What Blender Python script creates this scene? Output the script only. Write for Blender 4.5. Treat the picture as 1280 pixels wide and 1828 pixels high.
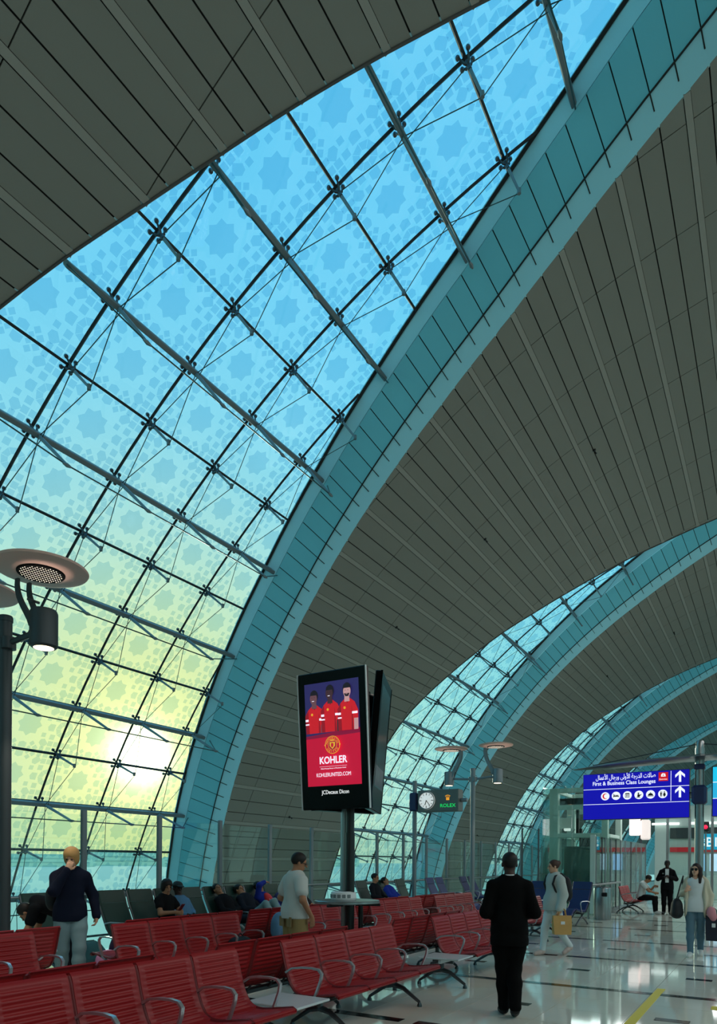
import bpy, bmesh, math, random
import numpy as np
from mathutils import Vector, Matrix, Euler

for _o in list(bpy.data.objects):
    bpy.data.objects.remove(_o)
SC = bpy.context.scene
COL = SC.collection
PI = math.pi
rnd = random.Random(7)

# ------------------------------------------------------------------ camera
FPX = 1240.0                      # focal length in pixels of the 1280 x 1828 frame
YAW = math.atan(744 / FPX)        # the hall runs along +Y, the camera looks left of it
EYE = 1.65
cam_d = bpy.data.cameras.new('camera')
cam_d.sensor_fit = 'HORIZONTAL'
cam_d.sensor_width = 36.0
cam_d.lens = FPX / 1280 * 36.0
cam_d.shift_y = (1538 - 914) / 1280
cam_d.clip_start, cam_d.clip_end = 0.05, 9000
cam = bpy.data.objects.new('camera', cam_d)
COL.objects.link(cam)
cam.matrix_world = (Matrix.Translation((0, 0, EYE)) @ Matrix.Rotation(YAW, 4, 'Z')
                    @ Matrix.Rotation(PI / 2, 4, 'X') @ Matrix.Rotation(math.radians(0.4), 4, 'Z'))
SC.camera = cam

# ------------------------------------------------------------------ exposure, sky, sun
SC.view_settings.view_transform = 'Standard'
SC.view_settings.look = 'None'
SC.view_settings.gamma = 1.0
SC.view_settings.exposure = 0.0
SC.view_settings.use_curve_mapping = False
SC.cycles.transparent_max_bounces = 32

def lin(r, g, b):
    return tuple(((c / 255 / 12.92) if c / 255 <= .04045 else ((c / 255 + .055) / 1.055) ** 2.4) for c in (r, g, b)) + (1.0,)

SUN = Vector((-0.785, 0.695, 0.151)).normalized()
world = bpy.data.worlds.new('hazy_sky')
SC.world = world
world.use_nodes = True
_n, _l = world.node_tree.nodes, world.node_tree.links
_n.clear()
def wn(t, **k):
    x = _n.new(t)
    for a, b in k.items():
        setattr(x, a, b)
    return x
_tc = wn('ShaderNodeTexCoord')
_nm = wn('ShaderNodeVectorMath', operation='NORMALIZE'); _l.new(_tc.outputs['Generated'], _nm.inputs[0])
_sx = wn('ShaderNodeSeparateXYZ'); _l.new(_nm.outputs[0], _sx.inputs[0])
_rp = wn('ShaderNodeValToRGB'); _l.new(_sx.outputs['Z'], _rp.inputs[0])
_rp.color_ramp.elements[0].position = 0.0; _rp.color_ramp.elements[0].color = lin(176, 222, 208)
_rp.color_ramp.elements[1].position = 1.0; _rp.color_ramp.elements[1].color = lin(104, 198, 238)
for p, c in ((.1, (172, 234, 228)), (.22, (152, 230, 232)), (.42, (126, 216, 242)), (.7, (106, 202, 240))):
    e = _rp.color_ramp.elements.new(p); e.color = lin(*c)
_dt = wn('ShaderNodeVectorMath', operation='DOT_PRODUCT'); _l.new(_nm.outputs[0], _dt.inputs[0]); _dt.inputs[1].default_value = SUN
def wmath(op, a, b):
    m = wn('ShaderNodeMath', operation=op)
    for i, v in enumerate((a, b)):
        if hasattr(v, 'links'):
            _l.new(v, m.inputs[i])
        else:
            m.inputs[i].default_value = v
    return m.outputs[0]
_d0 = wmath('MAXIMUM', _dt.outputs['Value'], 0.0)
_wide = wmath('MULTIPLY', wmath('POWER', _d0, 24.0), 0.92)
_mix = wn('ShaderNodeMix', data_type='RGBA'); _l.new(_wide, _mix.inputs[0]); _l.new(_rp.outputs[0], _mix.inputs[6]); _mix.inputs[7].default_value = lin(246, 240, 142)
_bg = wn('ShaderNodeBackground'); _l.new(_mix.outputs[2], _bg.inputs[0]); _bg.inputs[1].default_value = 1.12
_bg2 = wn('ShaderNodeBackground'); _bg2.inputs[0].default_value = (1.0, .93, .62, 1)
_glow = wmath('ADD', wmath('MULTIPLY', wmath('POWER', _d0, 300.0), .45), wmath('MULTIPLY', wmath('POWER', _d0, 2600.0), 6.0))
_l.new(_glow, _bg2.inputs[1])
_ad = wn('ShaderNodeAddShader'); _l.new(_bg.outputs[0], _ad.inputs[0]); _l.new(_bg2.outputs[0], _ad.inputs[1])
_wo = wn('ShaderNodeOutputWorld'); _l.new(_ad.outputs[0], _wo.inputs[0])

sun_d = bpy.data.lights.new('sun', 'SUN')
sun_d.energy = 1.2; sun_d.angle = math.radians(4); sun_d.color = (1.0, .88, .62)
sun = bpy.data.objects.new('sun', sun_d); COL.objects.link(sun)
sun.rotation_euler = SUN.to_track_quat('Z', 'Y').to_euler()
sun.location = SUN * 60

# fill lights added out of view on the right to brighten the hall
for _i, _y in enumerate((-8, 6, 20, 36, 56)):
    _a = bpy.data.lights.new('hall_fill_light', 'AREA'); _a.shape = 'RECTANGLE'; _a.size = 5; _a.size_y = 9
    _a.energy = 430; _a.color = (1.0, .91, .84)
    _o = bpy.data.objects.new('hall_fill_light', _a); COL.objects.link(_o)
    _o.location = (9.5, _y, 12.0); _o.rotation_euler = (0, math.radians(28), 0)

# ceiling lights of the shop zone behind the direction sign
for _x, _y, _z in ((-1.0, 33.0, 4.6), (-6.0, 28.5, 4.8), (-3.0, 27.0, 5.0)):
    _a = bpy.data.lights.new('shop_ceiling_light', 'AREA'); _a.shape = 'RECTANGLE'; _a.size = 3; _a.size_y = 2
    _a.energy = 100; _a.color = (.95, 1.0, .97)
    _o = bpy.data.objects.new('shop_ceiling_light', _a); COL.objects.link(_o); _o.location = (_x, _y, _z)

# ------------------------------------------------------------------ materials
MATS = {}
def mat(name, col, rough=.5, metal=0.0, emit=0.0, noise=0.0, nscale=8.0, bump=0.0, spec=.5, coat=0.0):
    if name in MATS:
        return MATS[name]
    m = bpy.data.materials.new(name); m.use_nodes = True
    nt = m.node_tree; b = nt.nodes['Principled BSDF']
    c = lin(*col)
    b.inputs['Base Color'].default_value = c
    b.inputs['Roughness'].default_value = rough
    b.inputs['Metallic'].default_value = metal
    b.inputs['Specular IOR Level'].default_value = spec
    b.inputs['Coat Weight'].default_value = coat
    if emit:
        b.inputs['Emission Color'].default_value = c
        b.inputs['Emission Strength'].default_value = emit
    if noise or bump:
        tc = nt.nodes.new('ShaderNodeTexCoord')
        nz = nt.nodes.new('ShaderNodeTexNoise'); nz.inputs['Scale'].default_value = nscale; nz.inputs['Detail'].default_value = 4
        nt.links.new(tc.outputs['Object'], nz.inputs['Vector'])
        if noise:
            mx = nt.nodes.new('ShaderNodeMix'); mx.data_type = 'RGBA'
            mx.inputs[6].default_value = tuple(v * (1 - noise) for v in c[:3]) + (1,)
            mx.inputs[7].default_value = tuple(min(1, v * (1 + noise)) for v in c[:3]) + (1,)
            nt.links.new(nz.outputs['Fac'], mx.inputs[0]); nt.links.new(mx.outputs[2], b.inputs['Base Color'])
        if bump:
            bp = nt.nodes.new('ShaderNodeBump'); bp.inputs['Strength'].default_value = bump; bp.inputs['Distance'].default_value = .01
            nt.links.new(nz.outputs['Fac'], bp.inputs['Height']); nt.links.new(bp.outputs[0], b.inputs['Normal'])
    MATS[name] = m
    return m

def glass(name, tint, refl=.9, rough=.0, ior=1.45):
    m = bpy.data.materials.new(name); m.use_nodes = True
    nt = m.node_tree; nt.nodes.clear()
    t = nt.nodes.new('ShaderNodeBsdfTransparent'); t.inputs[0].default_value = tuple(tint) + (1,)
    g = nt.nodes.new('ShaderNodeBsdfGlossy'); g.inputs['Roughness'].default_value = rough; g.inputs[0].default_value = (refl, refl, refl, 1)
    lw = nt.nodes.new('ShaderNodeLayerWeight'); lw.inputs[0].default_value = .5
    pw = nt.nodes.new('ShaderNodeMath'); pw.operation = 'POWER'; pw.inputs[1].default_value = 5.0
    nt.links.new(lw.outputs['Facing'], pw.inputs[0])
    f = nt.nodes.new('ShaderNodeMath'); f.operation = 'MULTIPLY_ADD'; f.inputs[1].default_value = .85; f.inputs[2].default_value = .035
    nt.links.new(pw.outputs[0], f.inputs[0])
    x = nt.nodes.new('ShaderNodeMixShader'); o = nt.nodes.new('ShaderNodeOutputMaterial')
    nt.links.new(f.outputs[0], x.inputs[0]); nt.links.new(t.outputs[0], x.inputs[1]); nt.links.new(g.outputs[0], x.inputs[2])
    nt.links.new(x.outputs[0], o.inputs[0])
    MATS[name] = m
    return m
def tintfilm(name, tint):
    m = bpy.data.materials.new(name); m.use_nodes = True
    nt = m.node_tree; nt.nodes.clear()
    t = nt.nodes.new('ShaderNodeBsdfTransparent'); t.inputs[0].default_value = tuple(tint) + (1,)
    o = nt.nodes.new('ShaderNodeOutputMaterial'); nt.links.new(t.outputs[0], o.inputs[0])
    MATS[name] = m
    return m

M_CEIL = mat('ceiling_panel_grey', (128, 128, 120), .7, noise=.06, nscale=.6)
M_CEILBACK = mat('ceiling_joint_dark', (38, 40, 40), .9)
M_SLOT = mat('ceiling_slot_light', (146, 145, 137), .6)
M_LIP = mat('ceiling_lip', (70, 72, 72), .6)
M_REV = mat('reveal_panel', (122, 204, 218), .55, noise=.05, nscale=.8)  # teal of the blue daylight is put into the panel colour
M_REVEDGE = mat('reveal_edge_strip', (172, 228, 240), .5)  # paler than the panels: stronger light on the strips put into the colour
M_STEEL = mat('painted_steel_grey', (112, 124, 128), .45, metal=.3)
M_DARKJ = mat('glazing_joint_dark', (30, 34, 38), .6)
M_SPIDER = mat('spider_steel', (78, 86, 92), .35, metal=.7)
M_CABLE = mat('cable_steel', (60, 84, 88), .4, metal=.6)
M_PANE = glass('facade_glass', (.935, .99, 1.0), .8)
M_FRIT = tintfilm('frit_print', (.70, .82, .90))
M_BAL = glass('balustrade_glass', (.90, .955, .94), .8)
M_PART = glass('partition_glass', (.86, .94, .92), .85)
M_POST = mat('brushed_steel', (150, 156, 158), .32, metal=.9)
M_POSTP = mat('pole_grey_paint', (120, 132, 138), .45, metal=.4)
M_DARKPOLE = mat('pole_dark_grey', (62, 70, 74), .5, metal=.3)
M_BLACK = mat('black_plastic', (14, 15, 17), .35)
M_RED = mat('seat_red', (150, 16, 22), .42, spec=.45)
M_REDEDGE = mat('seat_red_edge', (112, 10, 16), .5)
M_ARM = mat('armrest_aluminium', (196, 198, 204), .28, metal=.8)
M_LEG = mat('leg_dark_aluminium', (86, 92, 96), .35, metal=.8)
M_TABLE = mat('side_table_white', (205, 212, 214), .25)
M_TILE = mat('floor_marble', (226, 225, 212), .055, noise=.08, nscale=1.3, spec=.62)
M_GROUT = mat('floor_joint', (84, 86, 80), .6)
M_GRAN = mat('floor_black_granite', (22, 18, 18), .1, noise=.3, nscale=30)
M_YEL = mat('floor_yellow_tape', (225, 205, 40), .5)
M_GREENSEAT = mat('lounger_green_leather', (22, 58, 50), .5, bump=.1, nscale=40)
M_BLUESEAT = mat('lounger_navy_leather', (24, 36, 96), .5, bump=.1, nscale=40)
M_WHITE = mat('white_plastic', (225, 228, 228), .4)
M_APRON = mat('apron_concrete', (250, 234, 204), .9, noise=.05, nscale=.02)  # concrete kept very pale and warm, horizon haze put into its colour
M_LOWER = mat('lower_level_floor', (160, 186, 182), .4)
M_FAR = mat('far_building_pale', (250, 238, 214), .9)  # paleness of distant haze put into the wall colour

# ------------------------------------------------------------------ mesh helpers
KIDS = {}
class MB:
    """collects vertices and faces; build() links them as ONE mesh object"""
    def __init__(s):
        s.v = []; s.f = []; s.m = []
    def add(s, verts, faces, mi=0):
        o = len(s.v); s.v += [tuple(p) for p in verts]; s.f += [tuple(i + o for i in f) for f in faces]; s.m += [mi] * len(faces)
        return s
    def box(s, c, d, rot=None, mi=0):
        x, y, z = d[0] / 2, d[1] / 2, d[2] / 2
        P = [Vector(q) for q in ((-x, -y, -z), (x, -y, -z), (x, y, -z), (-x, y, -z), (-x, -y, z), (x, -y, z), (x, y, z), (-x, y, z))]
        if rot is not None:
            P = [rot @ q for q in P]
        c = Vector(c)
        return s.add([q + c for q in P], [(0, 3, 2, 1), (4, 5, 6, 7), (0, 1, 5, 4), (1, 2, 6, 5), (2, 3, 7, 6), (3, 0, 4, 7)], mi)
    def bbox(s, c, d, b=.01, rot=None, mi=0):
        """box with chamfered edges"""
        h = [q / 2 for q in d]; b = min(b, *[q * .49 for q in h])
        P = []
        for sx in (-1, 1):
            for sy in (-1, 1):
                for sz in (-1, 1):
                    P.append([(sx * (h[0] - b), sy * (h[1] - b), sz * h[2]), (sx * (h[0] - b), sy * h[1], sz * (h[2] - b)), (sx * h[0], sy * (h[1] - b), sz * (h[2] - b))])
        bm = bmesh.new()
        for t in P:
            for q in t:
                bm.verts.new(q)
        bmesh.ops.convex_hull(bm, input=bm.verts)
        bm.verts.ensure_lookup_table(); bm.verts.index_update()
        c = Vector(c)
        vs = [((rot @ v.co) if rot is not None else v.co) + c for v in bm.verts]
        s.add(vs, [[v.index for v in f.verts] for f in bm.faces], mi); bm.free()
        return s
    def tube(s, pts, r, n=8, caps=True, mi=0, closed=False):
        pts = [Vector(p) for p in pts]; m = len(pts)
        rs = r if isinstance(r, (list, tuple)) else [r] * m
        base = len(s.v); up = None; V = []
        for i, p in enumerate(pts):
            if closed:
                t = pts[(i + 1) % m] - pts[i - 1]
            else:
                t = (pts[i + 1] if i < m - 1 else p) - (pts[i - 1] if i else p)
            t.normalize()
            if up is None:
                up = Vector((0, 0, 1)) if abs(t.z) < .9 else Vector((1, 0, 0))
            a = t.cross(up)
            if a.length < 1e-6:
                a = t.cross(Vector((0, 1, 0)))
            a.normalize(); b = a.cross(t).normalized(); up = b
            for k in range(n):
                an = 2 * PI * k / n
                V.append(p + (a * math.cos(an) + b * math.sin(an)) * rs[i])
        F = []
        for i in range(m if closed else m - 1):
            j = (i + 1) % m
            for k in range(n):
                q = (k + 1) % n
                F.append((i * n + k, i * n + q, j * n + q, j * n + k))
        if caps and not closed:
            F.append(tuple(range(n))[::-1]); F.append(tuple((m - 1) * n + k for k in range(n)))
        s.add(V, F, mi)
        return s
    def lathe(s, prof, n=24, c=(0, 0, 0), mi=0, rot=None):
        V = []; c = Vector(c)
        for r, z in prof:
            for k in range(n):
                a = 2 * PI * k / n
                q = Vector((r * math.cos(a), r * math.sin(a), z))
                V.append((rot @ q if rot is not None else q) + c)
        F = []
        m = len(prof)
        for i in range(m - 1):
            for k in range(n):
                q = (k + 1) % n
                F.append((i * n + k, i * n + q, (i + 1) * n + q, (i + 1) * n + k))
        F.append(tuple(range(n))[::-1]); F.append(tuple((m - 1) * n + k for k in range(n)))
        return s.add(V, F, mi)
    def prism(s, poly, z0, z1, fn=None, mi=0):
        """polygon in 2D extruded z0..z1; fn maps (x, y, z) to space"""
        n = len(poly); fn = fn or (lambda x, y, z: (x, y, z))
        V = [fn(x, y, z0) for x, y in poly] + [fn(x, y, z1) for x, y in poly]
        F = [tuple(range(n))[::-1], tuple(range(n, 2 * n))] + [(i, (i + 1) % n, n + (i + 1) % n, n + i) for i in range(n)]
        return s.add(V, F, mi)
    def mesh(s, name, smooth=None, mats=()):
        me = bpy.data.meshes.new(name)
        me.from_pydata([tuple(v) for v in s.v], [], s.f)
        for m in mats:
            me.materials.append(m)
        if any(s.m):
            me.polygons.foreach_set('material_index', s.m)
        if smooth:
            me.polygons.foreach_set('use_smooth', [True] * len(me.polygons))
            if smooth < 179:
                me.set_sharp_from_angle(angle=math.radians(smooth))
        me.update()
        return me
    def build(s, name, m, parent=None, smooth=None, loc=None):
        me = s.mesh(name, smooth, m if isinstance(m, (list, tuple)) else (m,))
        return put(name, me, parent, loc)

def put(name, me, parent=None, loc=None, mw=None):
    o = bpy.data.objects.new(name, me); COL.objects.link(o)
    if parent is not None:
        o.parent = parent; KIDS.setdefault(parent, []).append(o)
    if loc is not None:
        o.location = loc
    if mw is not None:
        o.matrix_local = mw
    return o

def empty(name, loc=(0, 0, 0), rz=0.0):
    o = bpy.data.objects.new(name, None); COL.objects.link(o)
    o.location = loc; o.rotation_euler = (0, 0, rz); o.empty_display_size = .2
    return o
def tag(o, label=None, cat=None, group=None, kind=None):
    if label: o['label'] = label
    if cat: o['category'] = cat
    if group: o['group'] = group
    if kind: o['kind'] = kind
    return o
def copy_tree(o, parent=None):
    c = o.copy(); COL.objects.link(c)
    if parent is not None:
        c.parent = parent; KIDS.setdefault(parent, []).append(c)
    for ch in list(KIDS.get(o, ())):
        copy_tree(ch, c)
    return c

# ================================================================== THE VAULT (setting)
# cross-section: a circular arc round the hall axis; rows k are the glazing rows (1.41 m apart)
VX, VZ, VR, VA0, VD = 3.864, -5.600, 23.126, 0.39297, 0.061114
PITCH = 19.35                      # one bay along the hall
RIN = VR - 1.5                     # inner (ceiling) shell
def S(k, y, r, side=-1):
    a = VA0 + VD * k
    return Vector((VX + side * r * math.cos(a), y, VZ + r * math.sin(a)))
def interp(tab):
    xs = [t[0] for t in tab]; ys = [t[1] for t in tab]
    return lambda k: float(np.interp(k, xs, ys))
G0 = interp([(-8, 19.0), (-4, 18.0), (-2, 17.5), (-1, 17.3), (0, 17.06), (2, 16.72), (4, 16.4), (6, 16.08), (8, 15.6), (10, 15.0), (12, 14.3), (13, 13.8), (14, 13.25), (15, 12.6), (16, 12.0), (17, 11.6), (25, 11.6)])
I0 = interp([(-8, 19.4), (-4, 18.7), (-2, 18.2), (0, 17.85), (2, 17.48), (4, 17.22), (6, 16.88), (7.5, 16.55), (9, 16.2), (10.5, 15.8), (12, 15.3), (13.2, 14.72), (14.45, 14.0), (15.3, 13.5), (16.5, 12.7), (18, 12.0), (19.5, 11.75), (25, 11.75)])
N0 = interp([(-8, 4.6), (-4, 5.9), (-2, 6.15), (0, 6.2), (3, 6.2), (4.36, 6.4), (5.3, 6.85), (6.3, 7.42), (7.3, 7.97), (8.2, 8.48), (9.1, 9.08), (10, 9.58), (11, 10.05), (12, 10.42), (13.3, 10.9), (15, 11.25), (17, 11.6), (25, 11.7)])
NL = interp([(-8, 3.3), (-4, 4.6), (0, 4.9), (3, 4.9), (5, 5.35), (6, 5.92), (7.2, 6.52), (8.1, 7.03), (9.1, 7.64), (10.05, 8.18), (11.05, 8.7), (11.98, 9.2), (12.9, 9.7), (13.5, 10.0), (15, 10.8), (17, 11.6), (25, 11.7)])   # the nearest edge, which starts a little nearer
def Gf(n, k): return G0(k) + PITCH * n
def If(n, k): return I0(k) + PITCH * n
def Nf(n, k): return NL(k) if n == 0 else N0(k) + PITCH * n
def GNf(n, k):                                           # glass edge on the near side of the lens
    return min(Nf(n, k) + .75, Gf(n, k))
KMIN, KMAX = -5.0, 17.0

def clip(poly, f):
    out = []
    m = len(poly)
    for i in range(m):
        p, q = poly[i], poly[(i + 1) % m]
        a, b = f(p), f(q)
        if a >= 0: out.append(p)
        if (a >= 0) != (b >= 0):
            t = a / (a - b); out.append((p[0] + t * (q[0] - p[0]), p[1] + t * (q[1] - p[1])))
    return out
def area(poly):
    return .5 * sum(poly[i - 1][0] * poly[i][1] - poly[i][0] * poly[i - 1][1] for i in range(len(poly)))

# ---- frit pattern of one pane in unit coordinates (u along the hall, w up the vault)
def star(cx, cy, r, n=8, r2=.77, a0=0.0):
    return [(cx + (r if i % 2 == 0 else r * r2) * math.cos(a0 + PI * i / n), cy + 1.42 * (r if i % 2 == 0 else r * r2) * math.sin(a0 + PI * i / n)) for i in range(2 * n)]
def hexa(cx, cy, ang, L, W):
    c, s = math.cos(ang), math.sin(ang); q = []
    for x, y in ((-L, 0), (-L * .55, -W), (L, -W), (L, W), (-L * .55, W)):
        q.append((cx + (x * c - y * s), cy + 1.42 * (x * s + y * c)))
    return q
def quad(cx, cy, h, ang=0.0):
    return [(cx + h * 1.41 * math.cos(ang + PI / 4 + i * PI / 2), cy + 1.42 * h * 1.41 * math.sin(ang + PI / 4 + i * PI / 2)) for i in range(4)]
FRIT = [star(.5, .5, .168)]
for _sx in (-1, 1):
    FRIT.append(hexa(.5 + _sx * .305, .5, 0 if _sx > 0 else PI, .050, .050)); FRIT.append(hexa(.5, .5 + _sx * .405, _sx * PI / 2, .042, .052))
    for _sy in (-1, 1):
        def _m(u, w): return (.5 + _sx * (.5 - u), .5 + _sy * (.5 - w))
        _d = math.atan2(_sy, _sx)
        FRIT.append(hexa(*_m(.235, .185), _d, .060, .046))
        for _u, _w, _h in ((.042, .058, .036), (.128, .058, .036), (.042, .180, .036), (.128, .180, .036), (.40, .045, .022), (.375, .135, .028), (.225, .058, .030), (.135, .315, .036), (.318, .060, .030), (.262, .335, .030)):
            FRIT.append(quad(*_m(_u, _w), _h, 0 if _u < .3 else _d))
for _sx in (0, 1):                                        # ring motif cut by the joint between two panes
    for _j in range(-2, 2):
        _a1, _a2 = (_j + .06) * PI / 4 + _sx * PI, (_j + 1) * PI / 4 + _sx * PI
        FRIT.append([(_sx + _q * math.cos(_t), .5 + 1.42 * _q * math.sin(_t)) for _q, _t in ((.055, _a1), (.125, _a1), (.125, _a2), (.055, _a2))])

def mull_y(n, j, k):                                      # where mullion j of lens n crosses row k
    return 6.52 + PITCH * n + (.35 if n == 1 else 0) + .12 * (k - 6) + 2.03 * j

SPIDER_ME = None
def spider_mesh():
    m = MB()
    for sx in (-1, 1):
        for sy in (-1, 1):
            e = Vector((sx * .105, sy * .105, .10))
            m.tube([(0, 0, -.05), (sx * .05, sy * .05, -.03), e * .85, e], [.028, .024, .019, .016], n=6)
            m.lathe([(.038, .08), (.042, .10), (.036, .125)], n=10, c=(e.x, e.y, 0))
    m.tube([(0, 0, -.16), (0, 0, .02)], .036, n=8)
    return m.mesh('spider_fitting', 40, (M_SPIDER,))
def frame_at(k, y, r, side=-1):
    """matrix: local x along the hall, y up the vault, z outwards"""
    a = VA0 + VD * k
    out = Vector((side * math.cos(a), 0, math.sin(a))); up = Vector((-side * math.sin(a), 0, math.cos(a))); ex = up.cross(out)
    M = Matrix((ex, up, out)).transposed().to_4x4(); M.translation = S(k, y, r, side)
    return M

def arc(kf, y_of, r, k0, k1, side=-1, step=.5):
    n = max(2, int(abs(k1 - k0) / step) + 1)
    return [S(k0 + (k1 - k0) * i / (n - 1), y_of(k0 + (k1 - k0) * i / (n - 1)), r, side) for i in range(n)]

def lens(n, detail, side=-1, kmin=KMIN):
    """one lens-shaped window: panes, frit, mullions, trusses"""
    global SPIDER_ME
    if SPIDER_ME is None:
        SPIDER_ME = spider_mesh()
    root = empty('window_%d' % (n + 3 if side < 0 else n + 20)); tag(root, kind='structure')
    fr = MB(); pm = MB()
    rows = list(range(int(kmin), int(KMAX)))
    j0, j1 = -4, 7
    npane = 0
    for k in rows:
        for j in range(j0, j1):
            cell = [(mull_y(n, j, k), k), (mull_y(n, j + 1, k), k), (mull_y(n, j + 1, k + 1), k + 1), (mull_y(n, j, k + 1), k + 1)]
            g0, g1, m0, m1 = Gf(n, k), Gf(n, k + 1), GNf(n, k), GNf(n, k + 1)
            fg = lambda p: g0 + (g1 - g0) * (p[1] - k) - p[0]
            fn = lambda p: p[0] - (m0 + (m1 - m0) * (p[1] - k))
            poly = clip(clip(cell, fg), fn) if True else cell
            if len(poly) < 3 or area(poly) < .02: continue
            c = Vector((0, 0, 0))
            P = [S(q[1], q[0], VR, side) for q in poly]
            for q in P: c += q / len(P)
            mm = MB() if detail >= 2 and k > -4 and npane < 290 else pm
            P2 = [S(q[1], q[0], VR + .03, side) for q in poly]
            m = len(P)
            ofs = c if mm is not pm else Vector((0, 0, 0))
            mm.add([q - ofs for q in P] + [q - ofs for q in P2], [tuple(range(m)), tuple(range(2 * m - 1, m - 1, -1))])
            if mm is not pm:
                mm.build('pane', MATS['facade_glass'], root, loc=c); npane += 1
            if detail >= 1 and k > -3:
                dk = .045; dy = .045
                for sh in FRIT:
                    q = [((mull_y(n, j, k + .0) * (1 - w) + mull_y(n, j, k + 1) * w) + 2.03 * u, k + w) for u, w in sh]
                    q = clip(clip(q, fg), fn)
                    q = clip(clip(q, lambda p: p[1] - k), lambda p: k + 1 - p[1])
                    q = clip(clip(q, lambda p: p[0] - (mull_y(n, j, p[1]))), lambda p: mull_y(n, j + 1, p[1]) - p[0])
                    if len(q) >= 3:
                        fr.add([S(b, a_, VR - .012, side) for a_, b in q], [tuple(range(len(q)))])
    if pm.v: tag(pm.build('pane', MATS['facade_glass'], root), kind='stuff')
    if fr.v: tag(fr.build('frit_pattern', MATS['frit_print'], root), kind='stuff')
    lump = MB(); lumpd = MB()
    def emit(m, name, material, dark=False, smooth=40):
        if detail >= 2: m.build(name, material, root, smooth=smooth)
        else:
            t = lumpd if dark else lump
            t.add(m.v, m.f)
    # mullions up the vault
    for j in range(j0, j1 + 1):
        ks = [kmin + .25 * i for i in range(int((KMAX - kmin) * 4) + 1)]
        ks = [k for k in ks if GNf(n, k) < mull_y(n, j, k) < Gf(n, k)]
        if len(ks) < 3: continue
        m = MB(); m.tube([S(k, mull_y(n, j, k), VR - .03, side) for k in ks[::2] + ([ks[-1]] if len(ks) % 2 == 0 else [])], .036 if detail >= 2 else .045, n=4)
        emit(m, 'mullion', M_DARKJ, True)
        if detail >= 1 and side < 0:                      # two cables along each mullion, held off it by the struts
            for w in (0, 1):
                q = []
                for k in range(math.ceil(ks[0]), math.floor(ks[-1]) + 1):
                    q.append(S(k, mull_y(n, j, k) + .05, VR - ((.9 if k % 2 else .30) if w else (.12 if k % 2 else .42)), side))
                if len(q) >= 2:
                    m = MB(); m.tube(q, .011 if detail >= 2 else .013, n=4, caps=False); emit(m, 'cable', M_CABLE, smooth=None)
    # transoms (every row) and trusses (every second row)
    for k in range(int(kmin) + 1, 17):
        ya, yb = GNf(n, k), Gf(n, k)
        if yb - ya < .25: continue
        m = MB(); m.tube([S(k, ya, VR - .03, side), S(k, yb, VR - .03, side)], .036 if detail >= 2 else .045, n=4)
        emit(m, 'transom', M_DARKJ, True)
        nodes = [mull_y(n, j, k) for j in range(j0, j1 + 1) if ya + .12 < mull_y(n, j, k) < yb - .12]
        if k % 2 == 0 and side < 0:
            M = frame_at(k, 0, VR - .26, side); rot = M.to_3x3()
            m = MB(); m.bbox(S(k, (ya + yb + .45) / 2, VR - .24, side), (yb - ya + .45, .11, .17), .02, rot=rot)
            e = S(k, yb + .42, VR - .24, side)
            m.lathe([(.10, -.12), (.125, -.06), (.125, .06), (.10, .12)], n=12, c=e, rot=rot @ Matrix.Rotation(PI / 2, 3, 'X'))
            emit(m, 'truss_beam', M_STEEL)
            if nodes and detail >= 1:
                L = min(1.5, .35 + .27 * (yb - ya))
                bow = [S(k, ya, VR - .3, side)] + [S(k, y + .06, VR - L, side) for y in nodes] + [S(k, yb + .3, VR - .32, side)]
                m = MB(); m.tube(bow, .016, n=5, caps=False); emit(m, 'bow_cable', M_CABLE, smooth=None)
                for y in nodes:
                    m = MB(); m.tube([S(k, y + .05, VR - .28, side), S(k, y + .06, VR - L, side)], [.042, .03], n=6)
                    q = S(k, y + .06, VR - L, side); m.tube([q - Vector((0, .09, 0)), q, q + Vector((0, .09, 0))], [.02, .042, .02], n=6)
                    emit(m, 'strut', M_STEEL)
        elif side < 0 and detail >= 1:
            for y in nodes:
                m = MB(); m.tube([S(k, y, VR - .1, side), S(k, y + .04, VR - .86, side)], [.036, .026], n=6)
                q = S(k, y + .04, VR - .86, side); m.tube([q - Vector((0, 0, .05)), q + Vector((0, 0, .05))], .04, n=6)
                emit(m, 'strut', M_STEEL)
        if side < 0 and detail >= 1:
            for y in nodes:
                if detail >= 2: put('spider_fitting', SPIDER_ME, root, mw=frame_at(k, y, VR - .13, side))
                else:
                    M = frame_at(k, y, VR - .13, side); m = MB()
                    m.box((0, 0, 0), (.36, .06, .06)); m.box((0, 0, 0), (.06, .36, .06))
                    lumpd.add([M @ Vector(q) for q in m.v], m.f)
    if lump.v: tag(lump.build('truss_beam', M_STEEL, root), kind='stuff')
    if lumpd.v: tag(lumpd.build('mullion', M_DARKJ, root), kind='stuff')
    return root

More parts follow.
